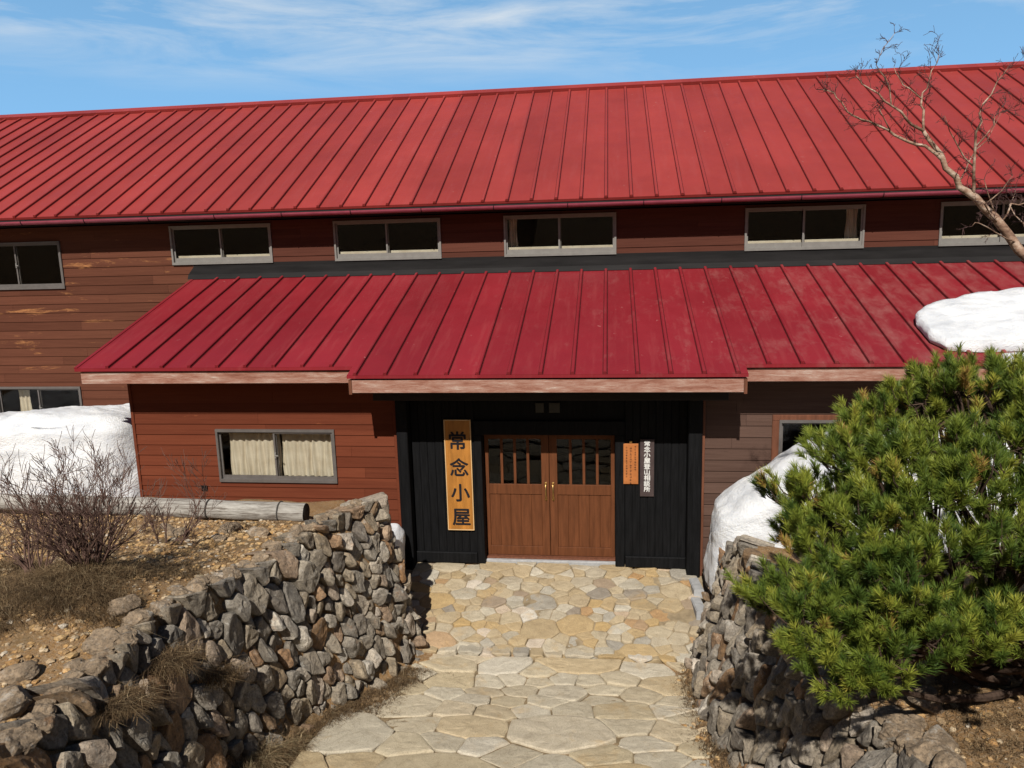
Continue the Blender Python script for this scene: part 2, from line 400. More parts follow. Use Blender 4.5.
def clap(mb, X0, X1, Y, Z0, Z1, holes=(), bh=.186, lap=.016, joints=True, seed=0, mat_len=(2.2, 4.2)):
    """lapped boards facing -y, cut round the openings (x0,x1,z0,z1)"""
    r = random.Random(seed)
    z = Z0
    while z < Z1 - 1e-6:
        zt = min(z + bh, Z1)
        cuts = sorted(set([z, zt] + [h for q in holes for h in (q[2], q[3]) if z + .004 < h < zt - .004]))
        jx = [X0]; x = X0 + r.uniform(.4, mat_len[1])
        while x < X1 - .4: jx.append(x); x += r.uniform(*mat_len)
        jx.append(X1)
        for a, b in zip(cuts[:-1], cuts[1:]):
            iv = [(jx[i] + .0015, jx[i+1] - .0015) for i in range(len(jx) - 1)]
            for h in holes:
                if h[2] < (a + b) / 2 < h[3]:
                    n2 = []
                    for (p, s) in iv:
                        if h[1] <= p or h[0] >= s: n2.append((p, s)); continue
                        if p < h[0]: n2.append((p, h[0]))
                        if s > h[1]: n2.append((h[1], s))
                    iv = n2
            for (p, s) in iv:
                if s - p < .01: continue
                ya = Y - lap * (1 - (a - z) / bh); yb = Y - lap * (1 - (b - z) / bh)
                yb = min(yb, Y - .0015)
                mb.add([(p, ya, a), (s, ya, a), (s, yb, b), (p, yb, b), (p, Y + .03, a), (s, Y + .03, a), (s, Y + .03, b), (p, Y + .03, b)],
                       [(0, 1, 2, 3), (0, 4, 5, 1), (1, 5, 6, 2), (3, 2, 6, 7), (0, 3, 7, 4)])
        z = zt

def window(x0, x1, z0, z1, Y, m='aluminium', rail=.085, split=None, depth=.09, lock=False):
    """sliding aluminium window: frame > two sashes, two panes"""
    f = MB(); w = .036; yo = Y - .045; yi = Y + depth
    f.box(x0 - .02, x1 + .02, yo, yi, z0 - .03, z0 + .02)          # sill
    f.box(x0 - .02, x1 + .02, yo, yi, z1 - .03, z1 + .015)         # head
    f.box(x0 - .02, x0 + w - .02, yo + .003, yi - .003, z0 + .02, z1 - .03)
    f.box(x1 - w + .02, x1 + .02, yo + .003, yi - .003, z0 + .02, z1 - .03)
    fr = part(f, 'window', m)
    xm = (x0 + x1) / 2 if split is None else split
    a0, a1, b0, b1 = x0 + w - .02, xm + .025, xm - .025, x1 - w + .02
    for (p, s, y) in ((a0, a1, Y + .01), (b0, b1, Y - .022)):
        sb = MB(); zb = z0 + .02; zt = z1 - .03; t = .03
        sb.box(p, s, y, y + .026, zb, zb + rail); sb.box(p, s, y, y + .026, zt - t, zt)
        sb.box(p, p + t, y + .001, y + .025, zb + rail, zt - t); sb.box(s - t, s, y + .001, y + .025, zb + rail, zt - t)
        sash = sb.build('sash', M[m], fr)
        pb = MB(); pb.box(p + t - .003, s - t + .003, y + .011, y + .015, zb + rail - .003, zt - t + .003)
        pb.build('pane', M['glass'], fr)
    if lock:
        lb = MB(); zz = (z0 + z1) / 2
        lb.bbox(b0 + .005, b0 + .035, Y - .04, Y - .022, zz - .05, zz + .05, .004); lb.bbox(b0 + .01, b0 + .075, Y - .047, Y - .038, zz - .012, zz + .012, .003)
        lb.build('latch', M['aluminium'], fr)
    return fr

YM = 2.99; YW = -.35
up = [(-8.20, -6.08), (-4.74, -2.62), (-1.34, .765), (3.165, 5.24), (6.565, 8.65), (10.1, 12.2)]
holes = [(a, b, 4.885, 5.62) for a, b in up] + [(-12.75, -10.70, 4.455, 5.39), (-12.62, -10.655, 1.42, 2.315), (-16.4, -14.4, 4.455, 5.39), (-16.4, -14.4, 1.42, 2.315)]
mb = MB(); clap(mb, -20, -7.80, YM, .2, 5.69, holes, seed=1); clap(mb, -7.80, -7.2, YM, .2, 4.62, holes, seed=3); part(mb, 'wall', 'siding_main')
mb = MB(); clap(mb, -7.797, 16, YM, 4.62, 5.69, holes, seed=2, bh=.1783); part(mb, 'wall', 'siding_upper')
mb = MB(); mb.box(-20, -7.2, YM + .031, YM + .12, .0, 1.40); mb.box(-10.6, -7.2, YM + .031, YM + .12, 1.4, 2.4)
wl = (-5.78, -3.785, 1.365, 2.22)
mb = MB(); clap(mb, -7.25, -2.735, YW, .0, 3.24, [wl], seed=4, bh=.1785)
part(mb, 'wall', 'siding_wing')
mb = MB(); mb.box(-7.25, -7.19, YW + .032, YM - .02, 0, 3.3); part(mb, 'wall', 'siding_wing')
wr = (3.19, 5.1, 1.5, 2.40)
mb = MB(); clap(mb, 2.075, 14, YW, .0, 3.24, [wr], seed=5, bh=.1785); part(mb, 'wall', 'siding_grey')
# corner boards and window casing
mb = MB(); mb.bbox(-7.268, -7.215, YW - .03, YW + .03, 0, 3.2); part(mb, 'corner_board', 'siding_wing'); mb = MB(); mb.bbox(-2.775, -2.722, YW - .035, YW + .03, -.1, 3.1); part(mb, 'corner_board', 'siding_wing')
mb = MB(); mb.bbox(2.045, 2.085, YW - .055, YW + .03, -.1, 3.1); part(mb, 'corner_board', 'trim_brown')
mb = MB(); mb.bbox(3.07, 3.19, YW - .03, YW + .03, 1.4, 2.40); mb.bbox(3.07, 5.2, YW - .033, YW + .03, 2.40, 2.49); part(mb, 'window_casing', 'trim_brown')
mb = MB(); mb.bbox(-6.15, -6.045, YW - .032, YW + .02, 1.17, 1.262); part(mb, 'vent', 'black_wood')

for i, (a, b) in enumerate(up):
    wf = window(a, b, 4.885, 5.62, YM, 'aluminium')
    sb = MB(); sb.bbox(a + .03, b - .03, YM + .10, YM + .30, 4.90, 5.035, .006); sb.build('inner_sill', M['curtain'], wf)
window(-12.75, -10.70, 4.455, 5.39, YM, 'aluminium_dark', .06, lock=True); window(-16.4, -14.4, 4.455, 5.39, YM, 'aluminium_dark', .06)
window(-12.62, -10.655, 1.42, 2.315, YM, 'aluminium_dark', .06, lock=True); window(-16.4, -14.4, 1.42, 2.315, YM, 'aluminium_dark', .06)
window(wl[0], wl[1], wl[2], wl[3], YW, 'aluminium_dark', .055, split=-4.79, lock=True)
window(wr[0], wr[1], wr[2], wr[3], YW, 'aluminium_dark', .06)

# interior shell: floors, back walls, so the rooms behind the glass are closed
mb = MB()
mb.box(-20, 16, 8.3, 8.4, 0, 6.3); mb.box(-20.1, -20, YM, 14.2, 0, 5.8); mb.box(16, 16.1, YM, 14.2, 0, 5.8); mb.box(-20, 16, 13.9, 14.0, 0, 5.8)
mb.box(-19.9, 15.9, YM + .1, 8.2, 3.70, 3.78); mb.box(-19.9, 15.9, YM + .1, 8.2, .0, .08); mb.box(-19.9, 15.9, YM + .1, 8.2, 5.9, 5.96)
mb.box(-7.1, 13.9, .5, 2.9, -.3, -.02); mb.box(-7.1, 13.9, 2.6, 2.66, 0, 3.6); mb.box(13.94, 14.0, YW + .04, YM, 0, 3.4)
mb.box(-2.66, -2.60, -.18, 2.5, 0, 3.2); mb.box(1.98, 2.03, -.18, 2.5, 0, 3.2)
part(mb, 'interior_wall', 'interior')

# main roof
def seam_roof(mb, xs, p0, p1, up, w=.05, h=.042, side_strips=None):
    """battens running up a slope; p0 eave (y,z), p1 top (y,z)"""
    d = Vector((0, p1[0] - p0[0], p1[1] - p0[1])).normalized(); n = Vector((0, -d.z, d.y))
    for x in xs:
        a = Vector((x, p0[0], p0[1])) + n * .001; b = Vector((x, p1[0], p1[1])) + n * .001
        a = a - d * .006
        X = Vector((1, 0, 0)); w2 = w / 2; c = .010
        sec = [(-w2, 0), (-w2, h - c), (-w2 + c, h), (w2 - c, h), (w2, h - c), (w2, 0)]
        if side_strips is not None:
            for q0, q1 in ((-w2 - .010, -w2), (w2, w2 + .014)):  # flat dark strip along either side of each batten
                side_strips.add([a + X * q0 + n * .0025, a + X * q1 + n * .0025, b + X * q1 + n * .0025, b + X * q0 + n * .0025], [(0, 1, 2, 3)])
        v = [a + X * s + n * t for s, t in sec] + [b + X * s + n * t for s, t in sec]
        f = [(i, i + 1, i + 7, i + 6) for i in range(5)] + [(0, 6, 11, 5), tuple(range(6))[::-1], tuple(range(6, 12))]
        mb.add(v, f)
S = .455
E0, E1 = (2.487, 5.886), (8.413, 8.893)
n_main = Vector((0, -(E1[1] - E0[1]), E1[0] - E0[0])).normalized()
mb = MB(); dl = MB()
mb.slab([(-24, *E0), (18, *E0), (18, *E1), (-24, *E1)], .05, n_main)
mb.slab([(18, 14.34, 5.886), (-24, 14.34, 5.886), (-24, 8.414, 8.893), (18, 8.414, 8.893)], .05, Vector((0, -n_main.y, n_main.z)))
seam_roof(mb, [.597 + k * S for k in range(-54, 39)], E0, E1, 1, side_strips=dl)
mroof = part(mb, 'main_roof', 'roof_red')
dl.build('seam_line', M['seam_dark'], mroof)
mb = MB()
for sgn in (1, -1):
    a = Vector((0, 8.413, 8.893 + .085)); d = Vector((0, -sgn * n_main.z, -n_main.y * -1 if False else -.452)).normalized()
    d = Vector((0, -sgn * .892, -.452))
    p = a + d * .26
    mb.slab([(-24.02, a.y, a.z), (-24.02, p.y, p.z), (18.02, p.y, p.z), (18.02, a.y, a.z)] if sgn > 0 else [(18.02, a.y, a.z), (18.02, p.y, p.z), (-24.02, p.y, p.z), (-24.02, a.y, a.z)], .07, (0, -sgn * .452, .892))
mb.build('ridge_cap', M['roof_red'], mroof)
# eave soffit and fascia
mb = MB(); mb.box(-23.9, 17.9, 2.52, 2.56, 5.70, 5.84); mb.box(-23.9, 17.9, 2.562, YM + .05, 5.72, 5.745); part(mb, 'eave_board', 'dark_beam')  # near-black colour on the eave board stands in for shade under the roof edge
# gutter: half-round trough with brackets
mb = MB(); rad = .07; cy, cz = 2.435, 5.80
sec = [(cy + rad * math.cos(t), cz + rad * math.sin(t)) for t in np.linspace(math.pi, 2 * math.pi, 9)]
sec2 = [(cy + (rad - .006) * math.cos(t), cz + (rad - .006) * math.sin(t)) for t in np.linspace(2 * math.pi, math.pi, 9)]
ring = sec + sec2; L = len(ring)
v = [(x, a, b) for x in (-24, 18) for a, b in ring]
mb.add(v, [(i, (i + 1) % L, L + (i + 1) % L, L + i) for i in range(L)] + [tuple(range(L))[::-1], tuple(range(L, 2 * L))])
gut = part(mb, 'gutter', 'gutter_red')
xb = -23.3
while xb < 17.5:
    b = MB()
    b.tube([(xb, cy + (rad + .007) * math.cos(t), cz + (rad + .007) * math.sin(t)) for t in np.linspace(math.pi * .9, 2 * math.pi, 8)] + [(xb, 2.519, 5.83)], .0075, 5)
    b.build('bracket', M['flashing'], gut); xb += 1.365

# lower roof: wings and the deeper porch roof on one slope
SL = (4.566 - 3.363) / (2.73 + .993)
def zl(y): return 3.363 + SL * (y + .993)
n_low = Vector((0, -SL, 1)).normalized()
mb = MB(); dl = MB(); YC = -1.258
mb.slab([(-7.70, -.993, zl(-.993)), (14, -.993, zl(-.993)), (14, 2.74, zl(2.74)), (-7.70, 2.74, zl(2.74))], .045, n_low)
mb.slab([(-3.175, YC, zl(YC)), (2.545, YC, zl(YC)), (2.545, -.9932, zl(-.9932)), (-3.175, -.9932, zl(-.9932))], .045, n_low)
xs = [.133 + k * S for k in range(-17, 31)]
seam_roof(mb, [x for x in xs if -3.15 < x < 2.5], (YC, zl(YC)), (2.72, zl(2.72)), 1, side_strips=dl)
seam_roof(mb, [x for x in xs if not -3.15 < x < 2.5 and x > -7.6], (-.993, zl(-.993)), (2.72, zl(2.72)), 1, side_strips=dl)
# drip edges and the rolled rake edge
mb.box(-7.705, -3.178, -.999, -.985, zl(-.993) - .05, zl(-.993) - .004); mb.box(2.548, 14, -.999, -.985, zl(-.993) - .05, zl(-.993) - .004)
mb.box(-3.178, 2.548, YC - .006, YC + .008, zl(YC) - .05, zl(YC) - .004)
mb.slab([(-7.715, -.995, zl(-.995) + .012), (-7.66, -.995, zl(-.995) + .012), (-7.66, 2.74, zl(2.74) + .012), (-7.715, 2.74, zl(2.74) + .012)], .07, n_low)
lroof = part(mb, 'lower_roof', 'roof_red_low'); dl.build('seam_line', M['seam_dark'], lroof)
mb = MB()
mb.add([(-7.78, 2.70, zl(2.7) + .012), (14, 2.70, zl(2.7) + .012), (14, 2.745, 4.66), (-7.78, 2.745, 4.66), (14, YM - .022, 4.80), (-7.78, YM - .022, 4.80), (14, YM - .02, 4.87), (-7.78, YM - .02, 4.87)],
       [(0, 1, 2, 3), (3, 2, 4, 5), (5, 4, 6, 7)]); part(mb, 'flashing', 'flashing')
# eave beams
mb = MB(); mb.bbox(-7.64, -3.17, -.96, -.86, 3.105, 3.30); part(mb, 'eave_beam', 'worn_beam')
mb = MB(); mb.bbox(2.56, 13.9, -.96, -.86, 3.105, 3.30); part(mb, 'eave_beam', 'worn_beam')
mb = MB(); mb.bbox(-3.118, 2.495, -1.235, -1.13, 3.005, 3.20); part(mb, 'eave_beam', 'worn_beam')
mb = MB(); mb.box(-3.165, -3.119, -1.24, -.6, 2.985, 3.2); part(mb, 'barge_board', 'trim_brown'); mb = MB(); mb.box(2.496, 2.54, -1.24, -.6, 2.985, 3.2); part(mb, 'barge_board', 'trim_brown')
mb = MB(); mb.box(-7.6, -3.17, -.85, YW + .1, 3.23, 3.26); mb.box(2.55, 13.9, -.85, YW + .1, 3.23, 3.26); mb.box(-3.11, 2.49, -1.12, -.2, 3.10, 3.125); part(mb, 'soffit', 'soffit')
mb = MB(); mb.bbox(-2.95, 2.36, -.80, -.66, 2.80, 3.03); part(mb, 'porch_beam', 'dark_beam')

# entrance
def post(x0, x1):
    mb = MB(); mb.bbox(x0, x1, -.45, -.255, -.19, 3.0, .012); return part(mb, 'porch_post', 'black_wood')
post(-2.715, -2.535); post(1.835, 2.043)
def planks(x0, x1, y, z0, z1, n):
    mb = MB(); w = (x1 - x0) / n
    for i in range(n):
        mb.bbox(x0 + i * w + .003, x0 + (i + 1) * w - .003, y - .004 * (i % 2), y + .03, z0, z1, .006)
    mb.box(x0, x1, y + .012, y + .05, z0, z1)
    part(mb, 'plank_panel', 'black_wood')
planks(-2.533, -1.502, -.235, .14, 3.1, 8); planks(.885, 1.834, -.235, .14, 3.1, 8)
mb = MB(); mb.bbox(-2.533, -1.51, -.285, -.2, -.04, .145, .012); part(mb, 'base_board', 'black_wood'); mb = MB(); mb.bbox(.89, 1.834, -.285, -.2, -.04, .145, .012); part(mb, 'base_board', 'black_wood')
mb = MB(); mb.bbox(-1.505, -1.385, -.26, .06, -.05, 2.13, .008); mb.bbox(.732, .882, -.26, .06, -.05, 2.13, .008); mb.bbox(-1.505, .882, -.262, .06, 2.13, 2.36, .008); mb.box(-1.5, .88, -.2, -.1, 2.36, 3.1); part(mb, 'door_frame', 'black_wood')
mb = MB(); mb.bbox(-1.385, .732, -.10, .06, -.05, .006, .006); part(mb, 'door_sill', 'trim_brown')

def door(x0, x1, hinge):
    mb = MB(); y0, y1 = -.005, .035
    so, si = (.062, .125)
    a = so if hinge < 0 else si; b = si if hinge < 0 else so
    mb.bbox(x0, x0 + a, y0, y1, .012, 2.105, .004); mb.bbox(x1 - b, x1, y0, y1, .012, 2.105, .004)
    X0, X1 = x0 + a, x1 - b
    mb.bbox(X0, X1, y0 + .002, y1 - .002, 2.0, 2.105, .004); mb.bbox(X0, X1, y0 + .002, y1 - .002, 1.065, 1.235, .004); mb.bbox(X0, X1, y0 + .002, y1 - .002, .012, .165, .004)
    n = 4; w = (X1 - X0) / n
    for i in range(1, n): mb.bbox(X0 + i * w - .022, X0 + i * w + .022, y0 + .004, y1 - .004, 1.235, 2.0, .004)
    n = 5; w = (X1 - X0) / n
    for i in range(n): mb.bbox(X0 + i * w + .0025, X0 + (i + 1) * w - .0025, y0 + .016, y1 - .003, .165, 1.065, .005)
    mb.box(X0, X1, y0 + .028, y1 - .001, .165, 1.065)
    d = part(mb, 'door', 'door_wood')
    p = MB(); p.box(X0, X1, y0 + .022, y0 + .026, 1.235, 2.0); p.build('pane', M['glass'], d)
    hx = x1 - .055 if hinge < 0 else x0 + .055
    h = MB(); h.tube([(hx, y0 - .002, 1.255), (hx, y0 - .045, 1.24), (hx, y0 - .05, 1.13), (hx, y0 - .045, 1.01), (hx, y0 - .002, .995)], .012, 8)
    h.bbox(hx - .02, hx + .02, y0 - .006, y0 + .001, .97, 1.03, .002); h.bbox(hx - .02, hx + .02, y0 - .006, y0 + .001, 1.22, 1.28, .002)
    h.build('handle', M['brass'], d, True)
door(-1.380, -.330, -1); door(-.322, .727, 1)

# curtains: hung inside, things of their own
def curtain(x0, x1, z0, z1, y, label, folds=9, amp=.028, flare=0.0, m='curtain'):
    mb = MB(); n = folds * 10; vs = []
    ph = [random.uniform(.6, 1.4) for _ in range(folds + 1)]
    for r in range(7):
        t = r / 6; z = z1 + (z0 - z1) * t
        for i in range(n + 1):
            u = i / n; k = u * folds; j = int(min(k, folds - 1))
            yy = y + amp * ph[j] * math.sin(2 * math.pi * k) * (.6 + .4 * t)
            vs.append((x0 + (x1 - x0) * u + flare * t * (.5 - u) + .012 * math.sin(k * 3 + r), yy, z))
    f = [(r * (n + 1) + i, r * (n + 1) + i + 1, (r + 1) * (n + 1) + i + 1, (r + 1) * (n + 1) + i) for r in range(6) for i in range(n)]
    mb.add(vs, f); o = mb.build('curtain', M[m], None, True); tag(o, label, 'curtain', 'curtains behind the hut windows'); return o
curtain(-5.66, -4.77, 1.40, 2.19, YW + .14, 'cream pleated curtain filling the left pane of the lower window above the log', 8)
curtain(-4.74, -3.83, 1.40, 2.19, YW + .14, 'cream pleated curtain filling the right pane of the lower window above the log', 8)
curtain(-1.29, -1.12, 4.90, 5.6, YM + .17, 'narrow cream curtain gathered at the left of the upper window over the entrance', 3)
curtain(4.98, 5.19, 4.90, 5.6, YM + .17, 'curtain gathered at the right of the upper window just left of the birch trunk', 3)
curtain(-12.28, -12.0, 1.45, 2.28, YM + .17, 'pale curtain hanging in the ground-floor window above the left snow bank', 3)

# paper slips over the door
for i, (a, b) in enumerate(((-.50, -.37), (-.29, -.12))):
    mb = MB(); mb.bbox(a, b, -.286, -.264, 2.50, 2.655, .004); o = mb.build('paper_slip', M['paper'])
    tag(o, ('narrower grey slip fixed above the doors, left of the pair', 'wider grey slip fixed above the doors, right of the pair')[i], 'notice', 'slips above the entrance doors')

# ------------------------------------------------------------------ signboards
def glyphs(chars, size, xs, zs, y, m, name, parent, bold=0.0, sx=1.0):
    """converted text, one mesh, one character per position"""
    mb = MB()
    for ch, x, z in zip(chars, xs, zs):
        cu = bpy.data.curves.new('text', 'FONT'); cu.body = ch; cu.size = size; cu.align_x = 'CENTER'; cu.align_y = 'CENTER'
        cu.extrude = .002;  cu.resolution_u = 4
        to = bpy.data.objects.new('text', cu); COL.objects.link(to)
        bpy.context.view_layer.update()
        dg = bpy.context.evaluated_depsgraph_get(); me = bpy.data.meshes.new_from_object(to.evaluated_get(dg))
        co = [v.co for v in me.vertices]
        if co:
            cx = (min(c.x for c in co) + max(c.x for c in co)) / 2; cz = (min(c.y for c in co) + max(c.y for c in co)) / 2
            for q, (dx, dz) in enumerate(((0, 0),) if bold == 0 else ((-bold, 0), (bold, 0), (0, -bold), (0, bold))):
                mb.add([(x + dx + (c.x - cx) * sx, y - c.z - q * .0004, z + dz + (c.y - cz)) for c in co], [tuple(p.vertices) for p in me.polygons])
        bpy.data.objects.remove(to); bpy.data.meshes.remove(me); bpy.data.curves.remove(cu)
    return mb.build(name, M[m], parent)
def signboard(x0, x1, z0, z1, y, th, m, edge, label):
    root = empty('signboard', ((x0 + x1) / 2, y, z0)); tag(root, label, 'sign')
    b = MB(); b.bbox(x0, x1, y - th, y, z0, z1, .006); b.build('board', M[m], root)
    if edge:
        e = MB(); t = .014; yy = y - th - .004
        e.box(x0, x1, yy, y - .004, z0 - t, z0); e.box(x0, x1, yy, y - .004, z1, z1 + t); e.box(x0 - t, x0, yy + .002, y - .006, z0 - t, z1 + t); e.box(x1, x1 + t, yy + .002, y - .006, z0 - t, z1 + t)
        e.build('frame', M[edge], root)
    return root
ys = -.243
s1 = signboard(-1.965, -1.558, .545, 2.365, ys, .035, 'sign_wood', 'sign_edge', 'tall framed amber wooden signboard with four large black characters left of the doors')
glyphs('常念小屋', .315, [-1.765, -1.755, -1.75, -1.75], [2.04, 1.60, 1.17, .755], ys - .0365, 'ink', 'lettering', s1, .007)
s2 = signboard(.860, 1.092, 1.345, 2.0, ys, .022, 'sign_pale', None, 'small orange wooden notice with columns of fine dark writing right of the doors')
mb = MB(); r = random.Random(3)
for cx, z0, z1, sc in ((1.045, 1.56, 1.965, .9), (.975, 1.385, 1.955, 1.1), (.912, 1.45, 1.955, .95)):
    z = z1; mb = MB()
    while z > z0:
        h = .033 * sc
        for _ in range(2): zz = z - r.uniform(.1, .9) * h; mb.box(cx - .015 * sc, cx + r.uniform(.008, .016) * sc, ys - .0245, ys - .0222, zz - .002, zz + .002)
        xx = cx + r.uniform(-.008, .008); mb.box(xx - .002, xx + .002, ys - .0250, ys - .0222, z - h * .95, z - h * .05)
        z -= h + .011
    mb.build('lettering', M['ink'], s2)
b = MB(); b.bbox(.955, .995, ys - .02, ys, 2.005, 2.045, .004); b.build('hanger', M['brass'], s2)
s3 = signboard(1.118, 1.335, 1.145, 2.075, ys, .025, 'sign_dark', None, 'dark narrow signboard with one column of white characters beside the orange notice')
glyphs('常念小屋登山相談所', .093, [1.226] * 9, [2.01 - i * .0925 for i in range(9)], ys - .0265, 'white_paint', 'lettering', s3, .0022, 1.1)

# ------------------------------------------------------------------ stonework
def clip(poly, p, n):
    out = []
    for i in range(len(poly)):
        a, b = poly[i], poly[(i + 1) % len(poly)]
        da = (a[0] - p[0]) * n[0] + (a[1] - p[1]) * n[1]; db = (b[0] - p[0]) * n[0] + (b[1] - p[1]) * n[1]
        if da <= 0: out.append(a)
        if da * db < 0:
            t = da / (da - db); out.append((a[0] + (b[0] - a[0]) * t, a[1] + (b[1] - a[1]) * t))
    return out
def cells(u0, u1, v0, v1, size, aspect=1.0, seed=1, inside=None, tries=25000, smin=.72, smax=1.45):
    """random packing of convex cells; aspect > 1 makes them taller than wide"""
    r = random.Random(seed); pts = []
    for _ in range(tries):
        u, v = r.uniform(u0, u1), r.uniform(v0, v1)
        if inside and not inside(u, v): continue
        s = (size(u, v) if callable(size) else size) * r.choice((smin, 1, 1, smax))
        if all(((u - p[0]) ** 2 + ((v - p[1]) / aspect) ** 2) ** .5 > (s + p[2]) / 2 for p in pts): pts.append((u, v, s))
    out = []
    for i, p in enumerate(pts):
        w = p[2] * 2.4; poly = [(p[0] - w, p[1] - w * aspect), (p[0] + w, p[1] - w * aspect), (p[0] + w, p[1] + w * aspect), (p[0] - w, p[1] + w * aspect)]
        poly = [(max(u0, min(u1, a)), max(v0, min(v1, b))) for a, b in poly]
        for j, o in enumerate(pts):
            if i == j: continue
            du, dv = o[0] - p[0], (o[1] - p[1]) / aspect ** 2
            if abs(o[0] - p[0]) > 2.5 * (p[2] + o[2]) or abs(o[1] - p[1]) > 2.5 * aspect * (p[2] + o[2]): continue
            t = .5 + .5 * (p[2] - o[2]) / (p[2] + o[2]) * .6
            mid = (p[0] + (o[0] - p[0]) * t, p[1] + (o[1] - p[1]) * t)
            poly = clip(poly, mid, (du, dv))
            if len(poly) < 3: break
        if len(poly) >= 3: out.append((p, poly))
    return out
def resample(poly, n, r, sm=.12):
    """n points along the outline, corners rounded and roughened"""
    P = np.array(poly); c = P.mean(0)
    Q = np.vstack([P, P[:1]]); L = np.hypot(*np.diff(Q, axis=0).T); cum = np.concatenate([[0], np.cumsum(L)])
    if cum[-1] < 1e-6: return None
    s = np.linspace(0, cum[-1], n, endpoint=False)
    R_ = np.stack([np.interp(s, cum, Q[:, k]) for k in (0, 1)], 1)
    R_ = sm * np.roll(R_, 1, 0) + (1 - 2 * sm) * R_ + sm * np.roll(R_, -1, 0)
    return R_, c
def stone(mb, poly, place, gap, back, bulge, r, n=14, tilt=.03, rough=.012, flat=False, sm=.12):
    q = resample(poly, n, r, sm)
    if q is None: return
    P, c = q; rad = np.hypot(*(P - c).T).mean()
    if rad < .022: return
    k0 = max(.3, 1 - gap / rad)
    tu, tv = r.uniform(-tilt, tilt), r.uniform(-tilt, tilt); b = bulge * r.uniform(.6, 1.5); sd = r.uniform(0, 100)
    prof = [(1.0, -back), (1.0, b * .35), (.95, b * .80), (.84, b * .97), (.6, b * 1.0), (.3, b * 1.05)] if flat else [(1.0, -back), (1.0, -.1 * b), (.95, b * .45), (.80, b * .85), (.55, b * 1.0), (.28, b * 1.12)]
    vs = []
    for k, d in prof:
        for i in range(n):
            p = c + (P[i] - c) * k0 * k
            p = p + np.array([noise.noise((p[0] * 9 + sd, p[1] * 9, k)), noise.noise((p[0] * 9, p[1] * 9 + sd, k))]) * rough * 1.4
            dd = d + ((p[0] - c[0]) * tu + (p[1] - c[1]) * tv) / rad * (1 if d > -back else 0) + (noise.noise((p[0] * 7 + sd, p[1] * 7, 2.2)) + .6 * noise.noise((p[0] * 17, p[1] * 17 + sd, 1.2))) * rough * (1.6 if d > -back else 0)
            vs.append(place(p[0], p[1], dd))
    vs.append(place(c[0], c[1], b * 1.1 + noise.noise((sd, 1, 2)) * rough))
    f = []; m = len(prof)
    for j in range(m - 1):
        for i in range(n): f.append((j * n + i, j * n + (i + 1) % n, (j + 1) * n + (i + 1) % n, (j + 1) * n + i))
    for i in range(n): f.append(((m - 1) * n + i, (m - 1) * n + (i + 1) % n, m * n))
    mb.add(vs, f)

def rock(mb, c, size, r, sub=3, cuts=7, rough=.07, rot=None):
    """angular boulder: sphere cut by random planes, roughened"""
    vs, fs = ICO[sub]
    rm = Matrix.Rotation(r.uniform(0, 6.28), 3, 'Z') @ Matrix.Rotation(r.uniform(-.25, .25), 3, 'X') if rot is None else rot
    pl = []
    for _ in range(cuts):
        n = Vector((r.gauss(0, 1), r.gauss(0, 1), r.gauss(0, 1))).normalized(); pl.append((n, r.uniform(.6, .9)))
    sd = r.uniform(0, 99); out = []
    for v in vs:
        p = Vector(v)
        for n, d in pl:
            t = p.dot(n)
            if t > d: p = p - n * (t - d) * .92
        p *= 1 + rough * (noise.noise(p * 2.2 + Vector((sd, 0, 0))) + .5 * noise.noise(p * 5.5 + Vector((0, sd, 0))) + .25 * noise.noise(p * 12 + Vector((0, sd, sd))))
        p = Vector((p.x * size[0], p.y * size[1], p.z * size[2])); out.append(Vector(c) + rm @ p)
    mb.add(out, fs)
import bmesh
ICO = {}
for s in (1, 2, 3, 4):
    bm = bmesh.new(); bmesh.ops.create_icosphere(bm, subdivisions=s, radius=1)
    ICO[s] = ([tuple(v.co) for v in bm.verts], [tuple(v.index for v in f.verts) for f in bm.faces]); bm.free()

def stone_wall(side, y0, y1, seed, name, label, size, aspect):
    base, top, tz = (Lb, Lt, Lz) if side < 0 else (Rb, Rt, Rz)
    ys_ = np.linspace(y0, y1, 400); xs_ = base(ys_); arc = np.concatenate([[0], np.cumsum(np.hypot(np.diff(xs_), np.diff(ys_)))])
    H = 2.9
    def surf(s, h):
        y = float(np.interp(s, arc, ys_)); xb, xt = float(base(y)), float(top(y)); z0, z1 = float(path_z(y)) - .12, float(tz(y))
        hh = max(.1, ((z1 - z0) ** 2 + (xb - xt) ** 2) ** .5); t = h / hh
        return Vector((xb + (xt - xb) * t, y, z0 + (z1 - z0) * t)), hh
    def normal(s, h):
        e = .12; a = surf(min(s + e, arc[-1]), h)[0] - surf(max(s - e, 0), h)[0]; b = surf(s, h + e)[0] - surf(s, h)[0]
        n = a.cross(b).normalized()
        if n.x * -side < 0 and abs(n.x) > .05: n = -n
        return n
    def inside(s, h): return h < surf(s, .1)[1]
    cl = cells(0, arc[-1], -.05, H, size, aspect, seed, inside, smin=.6, smax=1.6)
    root = empty(name, surf(arc[-1] / 2, 0)[0]); tag(root, label, 'stone wall')
    mb = MB(); r = random.Random(seed)
    for p, poly in cl:
        c = p
        hh = surf(c[0], .1)[1]; poly = [(a, min(b, hh + .03)) for a, b in poly]
        nn = normal(c[0], min(c[1], hh))
        def place(s, h, d): return surf(max(0, min(arc[-1], s)), h)[0] + nn * d
        stone(mb, poly, (lambda a, b, d, o=r.uniform(-.06, .05): place(a, b, d + (o if d > -.3 else 0))), r.uniform(.004, .018), .38, r.choice((.015, .03, .045, .07)), r, 18, .050, .016, r.random() < .85)
    mb.build('stonework', M['wall_stone'], root)
    return root, surf, arc
